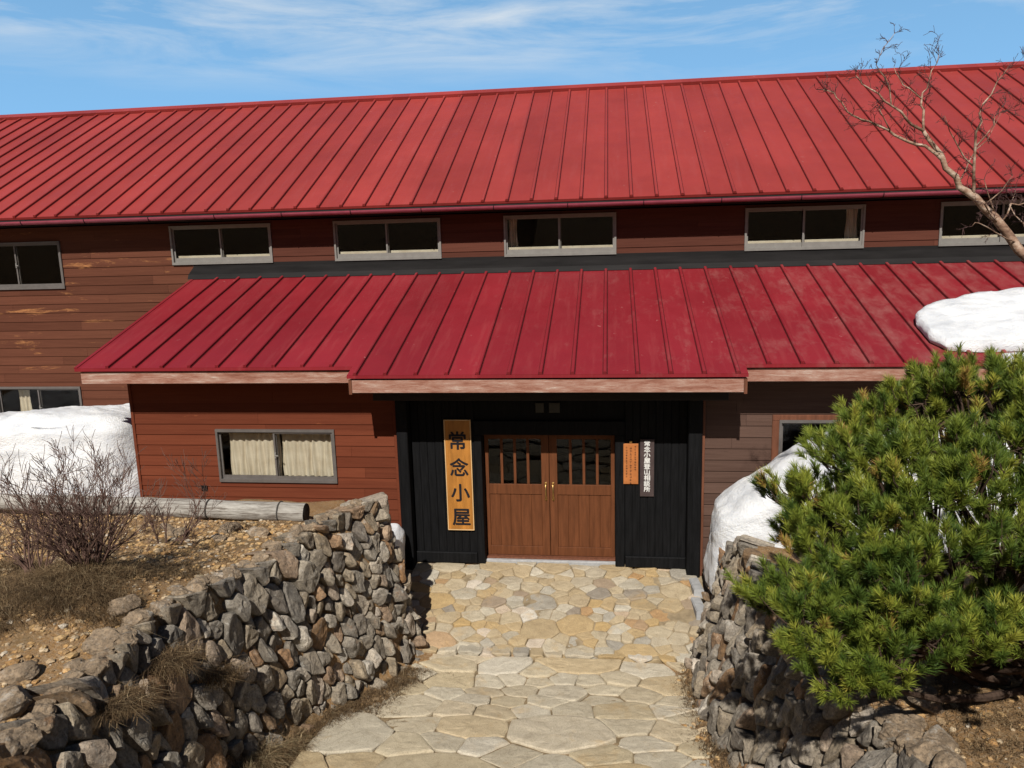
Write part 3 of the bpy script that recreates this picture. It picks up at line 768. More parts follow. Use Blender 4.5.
wl_root, wl_surf, wl_arc = stone_wall(-1, -1.0, -8.6, 11, 'stone_wall', 'dry-stone retaining wall of upright grey and rust stones left of the path', lambda u, v: .108 + .013 * u, 1.75)
wr_root, wr_surf, wr_arc = stone_wall(1, -1.0, -8.2, 12, 'stone_wall', 'shaded dry-stone retaining wall under the pine right of the path', lambda u, v: .095 + .011 * u, 2.2)
r = random.Random(5)
def caps(root, topx, topz, y0, y1, side, n, s0, s1):
    for i in range(n):
        t = (i + .5) / n; y = y0 + (y1 - y0) * t + r.uniform(-.06, .06)
        sz = s0 + (s1 - s0) * t
        for row in range(1 if i % 3 else 2):
            mb = MB(); a = sz * r.uniform(.75, 1.25)
            x = float(topx(y)) + side * (.10 + row * sz * 1.15 + r.uniform(-.06, .06)); yy = y + row * .13
            z = float(topz(yy)) + (.0 if row == 0 else -.02)
            rock(mb, (x, yy, z), (a, a * r.uniform(.7, 1.1), a * r.uniform(.5, .8)), r, 4, 6, .16)
            mb.build('capstone', M['capstone'], root)
caps(wl_root, Lt, Lz, -2.75, -7.9, -1, 34, .075, .13)
caps(wr_root, Rt, Rz, -4.6, -7.2, 1, 14, .09, .15)

# ------------------------------------------------------------------ paving
def paving(name, zf, y0, y1, size, aspect, seed, m, bulge, gap, tilt, follow=1.0, x0=-2.9, x1=2.4, margin=.05):
    def inside(x, y): return float(Lb(y)) + margin < x < float(Rb(y)) - margin
    cl = cells(x0, x1, y0, y1, size, aspect, seed, inside, smin=.5, smax=1.8)
    mb = MB(); r = random.Random(seed)
    for p, poly in cl:
        poly = [(max(float(Lb(b)) + .01, min(float(Rb(b)) - .01, a)), b) for a, b in poly]
        zc = zf(p[0], p[1]); dz = r.uniform(-.014, .022); sl = (zf(p[0], p[1] + .1) - zf(p[0], p[1] - .1)) / .2
        def place(x, y, d): return Vector((x, y, zc + dz + sl * (y - p[1]) * follow + d))
        stone(mb, poly, place, gap * r.uniform(.3, 1.9), .14, bulge, r, 26, tilt, .0055, True, .05)
    o = mb.build(name, M[m], None, False); tag(o, kind='structure'); return o
def ter_z(x, y): return float(np.interp(y, [-2.6, -1.6, -.3, 0], [-.425, -.235, -.055, -.05])) - .03
paving('terrace', ter_z, -2.36, -.15, .30, .82, 21, 'terrace_stone', .018, .004, .008, 1.0, -2.55, 2.0, .03)
mb = MB(); r = random.Random(24)
for p, poly in cells(-2.0, 1.75, -.66, -.375, .26, .5, 24):
    stone(mb, poly, lambda x, z, d: Vector((x, -2.395 - d + .012 * math.sin(x * 2.1), z)), .006, .14, .035, r, 18, .02, .012, True)
o = mb.build('terrace_edge', M['terrace_stone']); tag(o, kind='structure')
paving('path', lambda x, y: float(path_z(y)), -9.5, -2.43, lambda u, v: .60 + .06 * (-v - 2.5), .66, 22, 'path_stone', .026, .004, .013, .85, -2.6, 2.3, .08)
# earth and mortar bed below the terrace stones
mb = MB()
yy = np.linspace(-2.36, -.02, 24)
v = []
for y in yy:
    for x in np.linspace(-1, 1, 20):
        X = (float(Lb(y)) - .1) if x < 0 else (float(Rb(y)) + .1); v.append((X * abs(x), y, ter_z(0, y) - .001 + .008 * noise.noise((X * abs(x) * 3, y * 3, 1))))
v += [(a[0], a[1] - .02, -.62) for a in v[:20]]
f = [(i * 20 + k, i * 20 + k + 1, (i + 1) * 20 + k + 1, (i + 1) * 20 + k) for i in range(23) for k in range(19)] + [(480 + k, 480 + k + 1, k + 1, k) for k in range(19)]
mb.add(v, f); o = mb.build('terrace_bed', M['mortar'], None); tag(o, kind='structure')
mb = MB(); v = []
yy = np.linspace(-9.5, -2.40, 80)
for y in yy:
    a, b = float(Lb(y)) + .10, float(Rb(y)) - .10
    for k in range(40):
        x = a + (b - a) * k / 39; e = min(x - a, b - x); v.append((x, y, float(path_z(y)) + (-.001 if e > .25 else -.03 + .029 * e / .25) + .010 * noise.noise((x * 6, y * 6, 0))))
mb.add(v, [(i * 40 + k, i * 40 + k + 1, (i + 1) * 40 + k + 1, (i + 1) * 40 + k) for i in range(79) for k in range(39)])
o = mb.build('path_bed', M['joint_soil'], None, True); tag(o, kind='structure')
mb = MB(); mb.bbox(-1.40, .74, -.16, -.10, -.2, -.02, .01); o = mb.build('door_step', M['concrete'], None); tag(o, kind='structure')
for i, (x, y, z, l) in enumerate(((1.95, -.74, -.165, 'upper grey concrete kerb block beside the right porch post'), (1.93, -1.28, -.235, 'lower grey concrete kerb block ending at the right stone wall'))):
    mb = MB(); mb.box(-.075, .075, -.26, .26, -.2, .085); mb.box(-.063, .063, -.248, .248, .085, .097)
    o = mb.build('kerb_block', M['concrete'], None, origin=(0, 0, 0)); o.location = (x, y, z); o.rotation_euler = (R(-4), 0, R(4)); tag(o, l, 'kerb block', 'concrete kerb blocks')

# ------------------------------------------------------------------ snow
def heap(name, label, fn, nu, nv, cat='snow bank'):
    v = [fn(i / nu, j / nv) for j in range(nv + 1) for i in range(nu + 1)]
    f = [(j * (nu + 1) + i, j * (nu + 1) + i + 1, (j + 1) * (nu + 1) + i + 1, (j + 1) * (nu + 1) + i) for j in range(nv) for i in range(nu)]
    mb = MB(); mb.add(v, f); o = mb.build(name, M['snow'], None, True); tag(o, label, cat); return o
def bank(x0, x1, y0, y1, zb, ztop, seed, pw=5, lump=.10, skew=None):
    """block of old snow: superellipse plan, steep sides, lumpy top"""
    cx, cy, a, b = (x0 + x1) / 2, (y0 + y1) / 2, (x1 - x0) / 2, (y1 - y0) / 2
    def fn(u, v):
        t = 2 * math.pi * u; c, s = math.cos(t), math.sin(t)
        k = 1 / (abs(c) ** pw + abs(s) ** pw) ** (1 / pw)
        # v: 0 bottom rim -> .45 shoulder -> 1 centre of the top
        if v < .45: rr = 1.0 - .05 * (v / .45) ** 2; h = (v / .45) * .86
        else:
            w = (v - .45) / .55; rr = .95 * (1 - w) ** .8; h = .86 + .14 * (1 - (1 - min(1, w * 2.2)) ** 2)
        x, y = cx + a * k * c * rr, cy + b * k * s * rr
        zt = ztop(x, y)
        p = Vector((x, y, zb + (zt - zb) * h))
        n = noise.fractal(p * 1.1 + Vector((seed, 0, 0)), 1, 2, 4) * lump + (noise.noise(p * 4.2 + Vector((0, seed, 0))) * .5 + noise.noise(p * 9 + Vector((0, seed, 0))) * .22) * lump * .62
        out = Vector((c, s, .2)) if v < .5 else Vector((0, 0, 1))
        q = p + out * n
        if skew: q = skew(q)
        return tuple(q)
    return fn
heap('snow_bank', 'large block of old snow against the hut wall left of the log', bank(-14.5, -7.21, -.85, 2.85, .7, lambda x, y: 2.50 - .16 * max(0, y + .3) - .07 * max(0, -x - 9.0) - 1.2 * max(0, x + 7.52), 3.3, 7, .08), 220, 70)
def skw(q):
    q.x += -.02 * max(0, q.z - .6); return q
heap('snow_bank', 'steep old snow bank between the right stone wall and the hut', bank(2.05, 8.5, -1.85, -.42, .15, lambda x, y: min(2.40, 1.50 + .52 * max(0, x - 2.2)) - .10 * abs(y + 1.0), 8.1, 5.5, .07, skw), 220, 70)
heap('snow_lump', 'small leftover lump of snow at the foot of the left porch post', bank(-3.02, -2.62, -1.1, -.55, .0, lambda x, y: .74, 1.9, 4, .04), 40, 24, 'snow')
# slab of snow sliding off the lower roof
out_pts = [(5.20, .02), (5.28, .30), (5.60, .62), (6.2, .86), (7.2, 1.15), (8.5, 1.25), (9.8, .9), (10.0, .1), (9.7, -.7), (8.2, -.80), (7.0, -.72), (6.3, -.70), (5.75, -.72), (5.35, -.66), (5.20, -.42)]
def slabfn(u, v):
    k = u * len(out_pts); i = int(k) % len(out_pts); t = k - int(k)
    a, b = out_pts[i], out_pts[(i + 1) % len(out_pts)]; t = t * t * (3 - 2 * t) * .3 + t * .7
    px, py = a[0] + (b[0] - a[0]) * t, a[1] + (b[1] - a[1]) * t; cx, cy = 7.3, .15
    if v < .3: rr = 1 + .02 * math.sin(v / .3 * math.pi); h = v / .3 * .16
    else: w = (v - .3) / .7; rr = (1 - w); h = .16 + .10 * (1 - (1 - min(1, w * 1.8)) ** 2)
    x, y = cx + (px - cx) * rr, cy + (py - cy) * rr
    n = noise.fractal(Vector((x * 1.3, y * 1.3, 4 + h)), 1, 2, 4) * .06 + noise.noise(Vector((x * 5, y * 5, h * 4))) * .03
    return (x + n * .4, y + (n * .8 if v < .35 else 0), zl(y) + .012 + h + (n if v > .1 else 0))
heap('roof_snow', 'thick slab of snow lying on the right end of the lower red roof', slabfn, 150, 30, 'snow')
heap('snow_lump', 'small piece of snow hanging over the lower eave below the roof slab', bank(5.93, 7.1, -1.10, -.80, 3.29, lambda x, y: 3.49, 6.2, 4, .025), 40, 20, 'snow')

# ------------------------------------------------------------------ log
lg = empty('log', (-6.9, -1.8, 1.27)); tag(lg, 'silvery weathered log lying along the gravel bank in front of the hut', 'log')
def lp(t): return Vector((-3.69 - 7.3 * t, -1.90 + .25 * t, 1.385 + .03 * t))
mb = MB(); n = 60; seg = 22; v = []
for i in range(n + 1):
    t = i / n; c = lp(t); rr = .142 - .012 * t
    if i == 0: rr *= .95
    for k in range(seg):
        a = 2 * math.pi * k / seg; d = rr * (1 + .14 * noise.noise((t * 16, math.cos(a) * 1.2, math.sin(a) * 1.2)) + .03 * noise.noise((t * 4, math.cos(a) * 7, math.sin(a) * 7)))
        v.append(c + Vector((0, math.cos(a) * d, math.sin(a) * d)))
f = [(i * seg + k, (i + 1) * seg + k, (i + 1) * seg + (k + 1) % seg, i * seg + (k + 1) % seg) for i in range(n) for k in range(seg)]
mb.add(v, f); mb.build('trunk', M['weathered_log'], lg, True)
mb = MB(); c = lp(0); ring = [c + Vector((.004, math.cos(2 * math.pi * k / seg) * .130, math.sin(2 * math.pi * k / seg) * .130)) for k in range(seg)]
inner = [c + Vector((.012, math.cos(2 * math.pi * k / seg) * .06, math.sin(2 * math.pi * k / seg) * .06)) for k in range(seg)]
mb.add(ring + inner + [c + Vector((.006, 0, 0))], [(k, (k + 1) % seg, seg + (k + 1) % seg, seg + k) for k in range(seg)] + [(seg + k, seg + (k + 1) % seg, 2 * seg) for k in range(seg)])
mb.build('cut_end', M['log_end'], lg)
for t in (.053, .205, .45):
    c = lp(t); mb = MB(); mb.tube([c + Vector((0, math.cos(a) * .147, math.sin(a) * .147)) for a in np.linspace(0, 2 * math.pi, 25)], .011, 6, False); mb.build('iron_band', M['iron_band'], lg, True)

# ------------------------------------------------------------------ gravel, loose rocks
def on_left(): 
    while True:
        y = rng.uniform(-8.3, -1.6); x = rng.uniform(-8.5, float(Lt(y)) - .15)
        return x, y
mb = MB(); r = random.Random(9)
for i in range(9700):
    if i < 8500: x, y = on_left(); 
    elif i < 9100: y = r.uniform(-7.6, -4.5); x = r.uniform(float(Rt(y)) + .2, 5.2)
    else:
        y = r.uniform(-6.5, -2.6); e = r.random(); x = float(Lb(y)) + .05 + .5 * e * e if r.random() < .6 else float(Rb(y)) - .05 - .5 * e * e
    s = .012 + .03 * r.random() ** 2.2 + (.025 if r.random() < .05 else 0)
    sd = 1
    rock(mb, (x, y, height(x, y) + s * .15), (s * r.uniform(.8, 1.5), s, s * r.uniform(.35, .7)), r, sd, 4, .15)
o = mb.build('gravel', M['pebble'], None); tag(o, kind='stuff')
BOULD = [
 (-3.62, -6.45, .15, 'pale angular boulder with rust stains at the crest of the left wall, halfway down it'),
 (-3.75, -7.35, .17, 'broad flat grey boulder in the lower left corner of the photo'),
 (-3.45, -7.75, .15, 'grey-brown boulder lying lowest at the bottom left edge'),
 (-3.95, -7.00, .11, 'fist-shaped grey stone left of the wall crest on the gravel'),
 (-3.75, -5.95, .12, 'small tan stone lying between the shrub and the wall crest'),
 (-5.00, -3.05, .13, 'white stone lying just in front of the log'),
 (-4.40, -2.75, .14, 'pale stone in front of the log, nearest its cut end'),
 (-4.25, -3.30, .09, 'small whitish stone on the gravel right of centre of the bank'),
 (-5.45, -2.55, .10, 'rounded pale stone close to the log'),
 (-3.85, -3.05, .12, 'tan stone lying close behind the wall top'),
 (-5.55, -5.80, .16, 'grey stone half hidden at the left of the dry shrub'),
 (3.15, -6.00, .15, 'flat grey stone on the bare earth at the foot of the pine'),
 (3.05, -6.60, .13, 'light grey stone at the near end of the right wall')]
for x, y, s, l in BOULD:
    mb = MB(); rock(mb, (x, y, height(x, y) + s * .3), (s * 1.25, s, s * .7), r, 4, 9, .11); o = mb.build('boulder', M['capstone'], None); tag(o, l, 'rock', 'loose rocks on the banks')

# ------------------------------------------------------------------ dry grass
def blades(n, posf, length, lean, width, seed, tintf=None):
    g = np.random.default_rng(seed); V = []; T = []; C_ = []
    for i in range(n):
        p, dirv = posf(g); L = length * g.uniform(.5, 1.25); a = g.uniform(0, 2 * math.pi)
        d = np.array([math.cos(a), math.sin(a), 0]) * lean * g.uniform(.3, 1.2) + (np.array(dirv) if dirv is not None else 0)
        up = np.array([0, 0, 1.0]); s = np.array([-math.sin(a), math.cos(a), 0]) * width / 2
        p = np.array(p); m = p + (up * .75 + d * .35) * L * .5; e = p + (up * .72 + d * 1.0) * L * (1 if g.random() < .7 else .8) - up * L * .28 * np.linalg.norm(d)
        b = len(V); V += [p - s, p + s, m - s * .8, m + s * .8, e]; T += [(b, b + 1, b + 3), (b, b + 3, b + 2), (b + 2, b + 3, b + 4)]
        t = g.beta(2, 2.2); C_ += [t] * 5
    return np.array(V), np.array(T), np.array(C_)
def patch(cx, cy, rx, ry):
    q = np.random.default_rng(int(abs(cx * 1000 + cy * 77)) % 9973); k = 46
    cl = [(cx + q.normal(0, rx * .48), cy + q.normal(0, ry * .48), q.uniform(0, 6.28), q.uniform(.03, .11), q.uniform(.2, 1.0)) for _ in range(k)]
    def pf(g):
        x0, y0, a, sp, ln = cl[int(g.integers(0, k))]
        x, y = x0 + g.normal(0, sp), y0 + g.normal(0, sp)
        return (x, y, height(x, y) - .01), ((x - x0) * 5 + .35 * ln * math.cos(a), (y - y0) * 5 + .35 * ln * math.sin(a), -.25 * ln)
    return pf
Vs = []; Ts = []; Cs = []; off = 0
def addp(n, pf, L, lean, w, seed, dark=1.0):
    global off
    v, t, c = blades(n, pf, L, lean, w, seed); Vs.append(v); Ts.append(t + off); Cs.append(c * dark); off += len(v)
addp(6500, patch(-4.30, -5.95, .75, .50), .20, .9, .005, 31, .8)
addp(6500, patch(-4.75, -5.45, 1.0, .65), .20, .9, .005, 1, .85)
addp(3500, patch(-4.45, -5.75, .8, .5), .26, .8, .004, 51, 1.0)
addp(2600, patch(-4.15, -5.0, .75, .40), .13, 1.0, .005, 2, .9)
addp(2500, patch(-5.6, -5.0, .8, .6), .16, .9, .005, 3, .9)
addp(1800, patch(-5.6, -2.9, 1.5, .6), .07, 1.0, .005, 4, .8)
addp(1400, patch(-4.4, -2.4, .7, .3), .06, 1.0, .005, 14, .8)
addp(3600, patch(3.35, -6.35, .8, .9), .08, 1.0, .005, 5, .9)
addp(2600, patch(-3.05, -5.7, .22, .7), .16, .9, .005, 61, .9)
addp(900, patch(-6.6, -4.2, 1.2, .9), .12, 1.0, .005, 6, .8)
def edge(side, y0, y1, w):
    def pf(g):
        y = g.uniform(y0, y1); e = abs(g.normal(0, w)); x = float(Lb(y)) + .02 + e if side < 0 else float(Rb(y)) - .02 - e
        return (x, y, height(x, y) + .01), None
    return pf
addp(10000, edge(-1, -6.4, -2.9, .30), .085, 1.0, .005, 7, .75)
addp(1300, edge(1, -5.6, -2.9, .14), .07, 1.0, .005, 8, .65)
addp(700, edge(1, -3.6, -2.5, .10), .06, 1.0, .004, 18, .65)
o = arr_mesh('dry_grass', np.vstack(Vs), np.vstack(Ts), np.concatenate(Cs), M['dry_grass'], None, (0, 0, 0)); tag(o, kind='stuff')
TUFTS = [
 (-2.92, -5.35, None, .40, 700, 'pale bent dry grass tuft at the foot of the left wall, lowest in view'),
 (-2.75, -4.95, None, .24, 320, 'dry straw tuft at the foot of the left wall, just above the pale bent one'),
 (-2.55, -4.20, None, .20, 260, 'small brown tuft where the left wall meets the path'),
 (-2.02, -3.25, None, .16, 240, 'short mossy tuft below the far end of the left wall'),
 (-3.22, -6.15, 1.5, .30, 900, 'brown dry tuft hanging from the face of the left wall near the bottom left'),
 (-3.22, -6.85, 1.55, .28, 900, 'dark dry tuft among the boulders at the lowest left of the wall'),
 (-3.10, -5.6, 1.05, .24, 500, 'small dry tuft growing in a gap of the left wall face'),
 (1.78, -4.60, None, .18, 260, 'dry reddish tuft at the foot of the right wall in shade'),
 (1.92, -5.50, None, .20, 260, 'dry tuft at the foot of the right wall, nearest the camera')]
for i, (x, y, z, L, n, l) in enumerate(TUFTS):
    zz = height(x, y) if z is None else z
    def pf(g, x=x, y=y, zz=zz): return (x + g.normal(0, .06 + L * .12), y + g.normal(0, .06 + L * .12), zz - .01), (.35, -.1, -.1)
    v, t, c = blades(n, pf, L, .9, .005, 40 + i); o = arr_mesh('grass_tuft', v, t, np.clip(c * 1.0 + (.12 if i < 2 else -.1), 0, .95), M['dry_grass'], None, (x, y, zz)); tag(o, l, 'grass tuft', 'dry grass tufts along the walls')

# ------------------------------------------------------------------ branching plants
def grow(mb, p, d, L, rad, depth, r, bend=.25, up=.15, kids=(2, 4), shrink=.62, spread=.8, seg=5, minr=.0022, jit=.18):
    pts = [Vector(p)]; radii = [rad]; d = Vector(d).normalized(); n = 6
    for i in range(n):
        d = (d + Vector((r.gauss(0, jit), r.gauss(0, jit), r.gauss(0, jit) + up * .3)) * bend * 2).normalized()
        pts.append(pts[-1] + d * L / n); radii.append(max(minr, rad * (1 - .62 * (i + 1) / n)))
    mb.tube(pts, radii, seg if rad > .006 else 4, True)
    if depth > 0:
        for k in range(r.randint(*kids)):
            i = r.randint(1, n); dd = (pts[i] - pts[i-1]).normalized()
            a = Vector((r.gauss(0, 1), r.gauss(0, 1), r.gauss(0, 1))); a = (a - dd * a.dot(dd)).normalized()
            nd = (dd + a * spread * r.uniform(.5, 1.2) + Vector((0, 0, up))).normalized()
            grow(mb, pts[i], nd, L * shrink * r.uniform(.7, 1.2), max(minr, radii[i] * .72), depth - 1, r, bend, up, kids, shrink, spread, seg, minr, jit)
def shrub(x, y, n, L, seed, label, spread=.9, leanx=0):
    z = height(x, y); root = empty('bare_shrub', (x, y, z)); tag(root, label, 'shrub'); r = random.Random(seed); mb = MB()
    for i in range(n):
        a = r.uniform(0, 6.28); s = r.uniform(.1, spread)
        grow(mb, (x + .16 * math.cos(a) * r.random(), y + .12 * math.sin(a) * r.random(), z - .03), (math.cos(a) * s + leanx, math.sin(a) * s * .8, 1), L * r.uniform(.55, 1.1), .012, 3, r, .25, .22, (3, 5), .58, .75, 5, .0021)
    mb.build('branches', M['shrub_bark'], root); return root
shrub(-4.45, -5.45, 26, .80, 3, 'tangled leafless shrub with reddish twigs rising from the dry grass mound', .95)
shrub(-5.15, -5.3, 10, .85, 8, 'sparser leafless shrub at the far left edge behind the grass mound', .8)
shrub(-4.75, -3.6, 5, .75, 15, 'thin pale leafless bush close to the log', .9, .4)

# dwarf birch leaning in from the right
tree = empty('birch_tree', (5.15, -5.55, height(5.15, -5.55))); tag(tree, 'leafless birch leaning in from the right edge in front of the red roof', 'tree')
BR = {
 'trunk': [(5.15, -5.55, 1.3), (5.02, -5.58, 2.3), (4.75, -5.6, 3.4), (4.38, -5.52, 4.4), (4.052, -5.022, 4.956), (3.843, -5.0, 5.22), (3.676, -4.99, 5.388), (3.558, -4.978, 5.492), (3.445, -4.971, 5.652), (3.349, -4.948, 5.844), (3.253, -4.939, 5.956)],
 'A': [(3.253, -4.939, 5.956), (3.276, -4.879, 6.132), (3.26, -4.83, 6.228), (3.308, -4.782, 6.324), (3.378, -4.746, 6.467), (3.428, -4.718, 6.58)],
 'B': [(3.253, -4.939, 5.956), (3.1, -4.966, 6.052), (2.973, -4.988, 6.156), (2.844, -5.022, 6.236), (2.733, -5.019, 6.332), (2.66, -5.015, 6.403)],
 'B2': [(2.973, -4.979, 6.156), (2.962, -4.994, 6.259), (2.883, -5.025, 6.371), (2.82, -5.063, 6.475), (2.867, -5.031, 6.611), (2.956, -4.999, 6.723)],
 'C': [(3.42, -4.965, 5.7), (3.293, -4.915, 5.836), (3.141, -4.884, 5.892), (2.988, -4.845, 5.988), (2.843, -4.85, 6.059), (2.701, -4.86, 6.108), (2.604, -4.853, 6.212), (2.532, -4.844, 6.308), (2.459, -4.849, 6.331)],
 'D': [(3.66, -4.991, 5.396), (3.635, -5.04, 5.587), (3.605, -5.085, 5.812), (3.587, -5.136, 5.987), (3.634, -5.106, 6.115), (3.746, -5.057, 6.299), (3.838, -5.018, 6.404)],
 'D2': [(3.627, -5.039, 5.644), (3.467, -5.079, 5.803), (3.381, -5.116, 5.932), (3.317, -5.203, 6.036)],
 'D3': [(3.612, -5.07, 5.796), (3.772, -4.997, 5.988), (3.834, -4.953, 6.091)],
 'E': [(3.86, -4.989, 5.22), (3.764, -5.038, 5.38), (3.717, -5.068, 5.516)],
 'F': [(3.885, -4.995, 5.172), (3.996, -4.935, 5.332), (4.131, -4.888, 5.356), (4.291, -4.88, 5.507)],
 'G': [(4.092, -5.023, 4.924), (4.133, -5.117, 5.228), (4.069, -5.196, 5.508), (4.173, -5.196, 5.788)],
 'B3': [(3.013, -4.867, 5.98), (2.907, -4.993, 6.083), (2.869, -5.002, 6.148)],
 'A2': [(3.26, -4.83, 6.228), (3.148, -4.822, 6.308), (3.085, -4.796, 6.404), (3.061, -4.73, 6.508)],
 'H': [(3.882, -5.004, 5.168), (3.711, -5.099, 5.332), (3.783, -5.171, 5.445), (3.879, -5.137, 5.561)],
 'I': [(4.031, -5.013, 5.017), (3.742, -5.238, 5.113), (3.574, -5.347, 5.194), (3.511, -5.361, 5.165)],
 'J': [(4.129, -5.019, 4.916), (4.117, -4.867, 5.189), (4.069, -4.744, 5.335), (4.164, -4.605, 5.466)],
 'K': [(3.554, -4.977, 5.545), (3.713, -4.718, 5.725), (3.907, -4.557, 5.901), (4.105, -4.382, 6.152)]}
RAD = {'trunk': (.056, .015), 'A': (.022, .006), 'B': (.024, .006), 'B2': (.013, .003), 'C': (.028, .006), 'D': (.028, .006), 'D2': (.014, .004), 'D3': (.012, .004), 'E': (.014, .005), 'F': (.016, .005), 'G': (.02, .006), 'B3': (.012, .004), 'A2': (.012, .004), 'H': (.014, .004), 'I': (.012, .004), 'J': (.014, .004), 'K': (.012, .003)}
mt = MB(); mtw = MB(); r = random.Random(21)
for kx, pts in BR.items():
    P = [Vector(pts[0])]
    for i in range(len(pts) - 1):
        a, b = Vector(pts[i]), Vector(pts[i + 1])
        for t in (.5, 1): P.append(a.lerp(b, t) + Vector((r.gauss(0, 1), r.gauss(0, 1), r.gauss(0, 1))) * .009)
    r0, r1 = RAD[kx]; rr = [(r0 + (r1 - r0) * (i / (len(P) - 1))) * (1 if kx == 'trunk' else .52) for i in range(len(P))]
    mt.tube(P, rr, 10 if kx == 'trunk' else 6)
    if kx == 'trunk': P = P[8:]
    for i in range(2, len(P)):
        for q in range(2 if kx != 'trunk' else 1):
            if r.random() < .8:
                dd = (P[i] - P[i - 1]).normalized(); a = Vector((r.gauss(0, 1), r.gauss(0, .8), r.gauss(.3, 1))); a = (a - dd * a.dot(dd)).normalized()
                grow(mtw, P[i], dd * .7 + a * .9 + Vector((0, 0, .25)), r.uniform(.06, .15) * (.6 if kx == 'B2' else 1), .0030, 2, r, .3, .0, (2, 3), .65, 1.0, 4, .0016, .24)
mt.build('trunk', M['birch_bark'], tree, True); tag(mtw.build('twigs', M['twig'], tree), kind='stuff')

# dwarf pine
PB = Vector((3.9, -5.5, 1.35))
pine = empty('dwarf_pine', PB); tag(pine, 'dense dwarf stone pine with yellow-green needle brushes spilling over the right wall', 'tree')
r = random.Random(31); mb = MB(); tips = []
CEN = Vector((4.0, -5.35, 2.35))
def pine_branch(p, d, L, rad, depth):
    n = 7; pts = [Vector(p)]; radii = [rad]; d = Vector(d).normalized()
    for i in range(n):
        d = (d + Vector((r.gauss(0, .12), r.gauss(0, .12), r.gauss(.05, .10)))).normalized()
        pts.append(pts[-1] + d * L / n); radii.append(max(.004, rad * (1 - .65 * (i + 1) / n)))
    mb.tube(pts, radii, 6)
    tips.append((pts[-1], d))
    for i in range(2, n + 1):
        if depth == 0:
            if i >= 3:
                for _ in range(2):
                    a = Vector((r.gauss(0, 1), r.gauss(0, 1), r.gauss(.35, .9))).normalized(); e = (d * .8 + a * .8).normalized(); q = pts[i] + e * r.uniform(.06, .13)
                    tips.append((q, e)); mb.tube([pts[i], q], [.005, .004], 4)
        else:
            for _ in range(r.choice((1, 2))):
                dd = (pts[i] - pts[i-1]).normalized(); a = Vector((r.gauss(0, 1), r.gauss(0, 1), r.gauss(.2, .7))); a = (a - dd * a.dot(dd)).normalized()
                pine_branch(pts[i], dd * .9 + a * .8 + Vector((0, 0, .12)), L * r.uniform(.34, .5), radii[i] * .65, depth - 1)
tone = []
PADS = [(2.887, -5.112, 3.633, 0.3), (3.208, -5.035, 3.821, 0.3), (3.468, -5.081, 3.943, 0.34), (3.803, -5.139, 3.951, 0.36), (4.167, -5.187, 3.99, 0.4), (2.572, -5.276, 3.519, 0.26), (2.35, -5.449, 3.3, 0.2), (2.575, -5.727, 3.297, 0.34), (2.978, -5.738, 3.51, 0.38), (3.366, -5.773, 3.602, 0.38), (3.739, -5.817, 3.654, 0.4), (1.996, -5.559, 2.952, 0.2), (2.174, -5.829, 3.031, 0.3), (2.405, -6.117, 2.974, 0.36), (2.751, -6.239, 3.182, 0.38), (3.111, -6.284, 3.241, 0.38), (3.493, -6.326, 3.299, 0.42), (2.031, -5.994, 2.795, 0.22), (2.187, -6.303, 2.682, 0.3), (2.498, -6.542, 2.833, 0.34), (2.883, -6.582, 2.899, 0.34), (3.203, -6.738, 2.937, 0.34), (3.538, -6.697, 2.928, 0.36), (1.809, -6.304, 2.386, 0.2), (1.989, -6.561, 2.534, 0.26), (2.29, -6.727, 2.535, 0.3), (2.565, -6.868, 2.689, 0.24), (2.101, -6.799, 2.278, 0.22), (2.261, -6.992, 2.232, 0.2), (2.428, -7.045, 2.38, 0.18), (3.297, -7.012, 2.506, 0.26), (3.216, -6.711, 2.523, 0.2)]
PADS = [(x + (.10 + .05 * (z > 2.8) if z > 2.6 else .03), y, z - .02, q * (.86 if z > 2.6 else .95)) for x, y, z, q in PADS]
PADS += [(2.17, -7.02, 2.14, .17), (2.0, -6.75, 2.42, .2), (2.38, -7.0, 2.2, .18), (2.72, -6.95, 2.45, .2), (3.05, -6.95, 2.42, .2), (3.6, -6.0, 2.1, .30), (3.95, -6.3, 2.0, .30), (3.2, -5.6, 2.1, .30), (3.3, -6.35, 2.05, .24), (4.5, -6.3, 2.1, .35), (2.75, -6.0, 2.3, .3), (4.3, -5.6, 3.75, .45), (4.9, -5.5, 3.5, .5), (5.3, -5.2, 3.0, .5), (4.6, -6.3, 3.2, .45), (5.1, -6.2, 2.6, .45), (4.4, -4.7, 3.7, .45), (3.6, -4.6, 3.5, .4), (4.9, -4.6, 3.1, .45), (3.1, -4.6, 3.1, .35), (4.2, -6.9, 2.6, .35), (2.7, -5.3, 2.75, .35), (2.45, -5.0, 2.4, .3)]
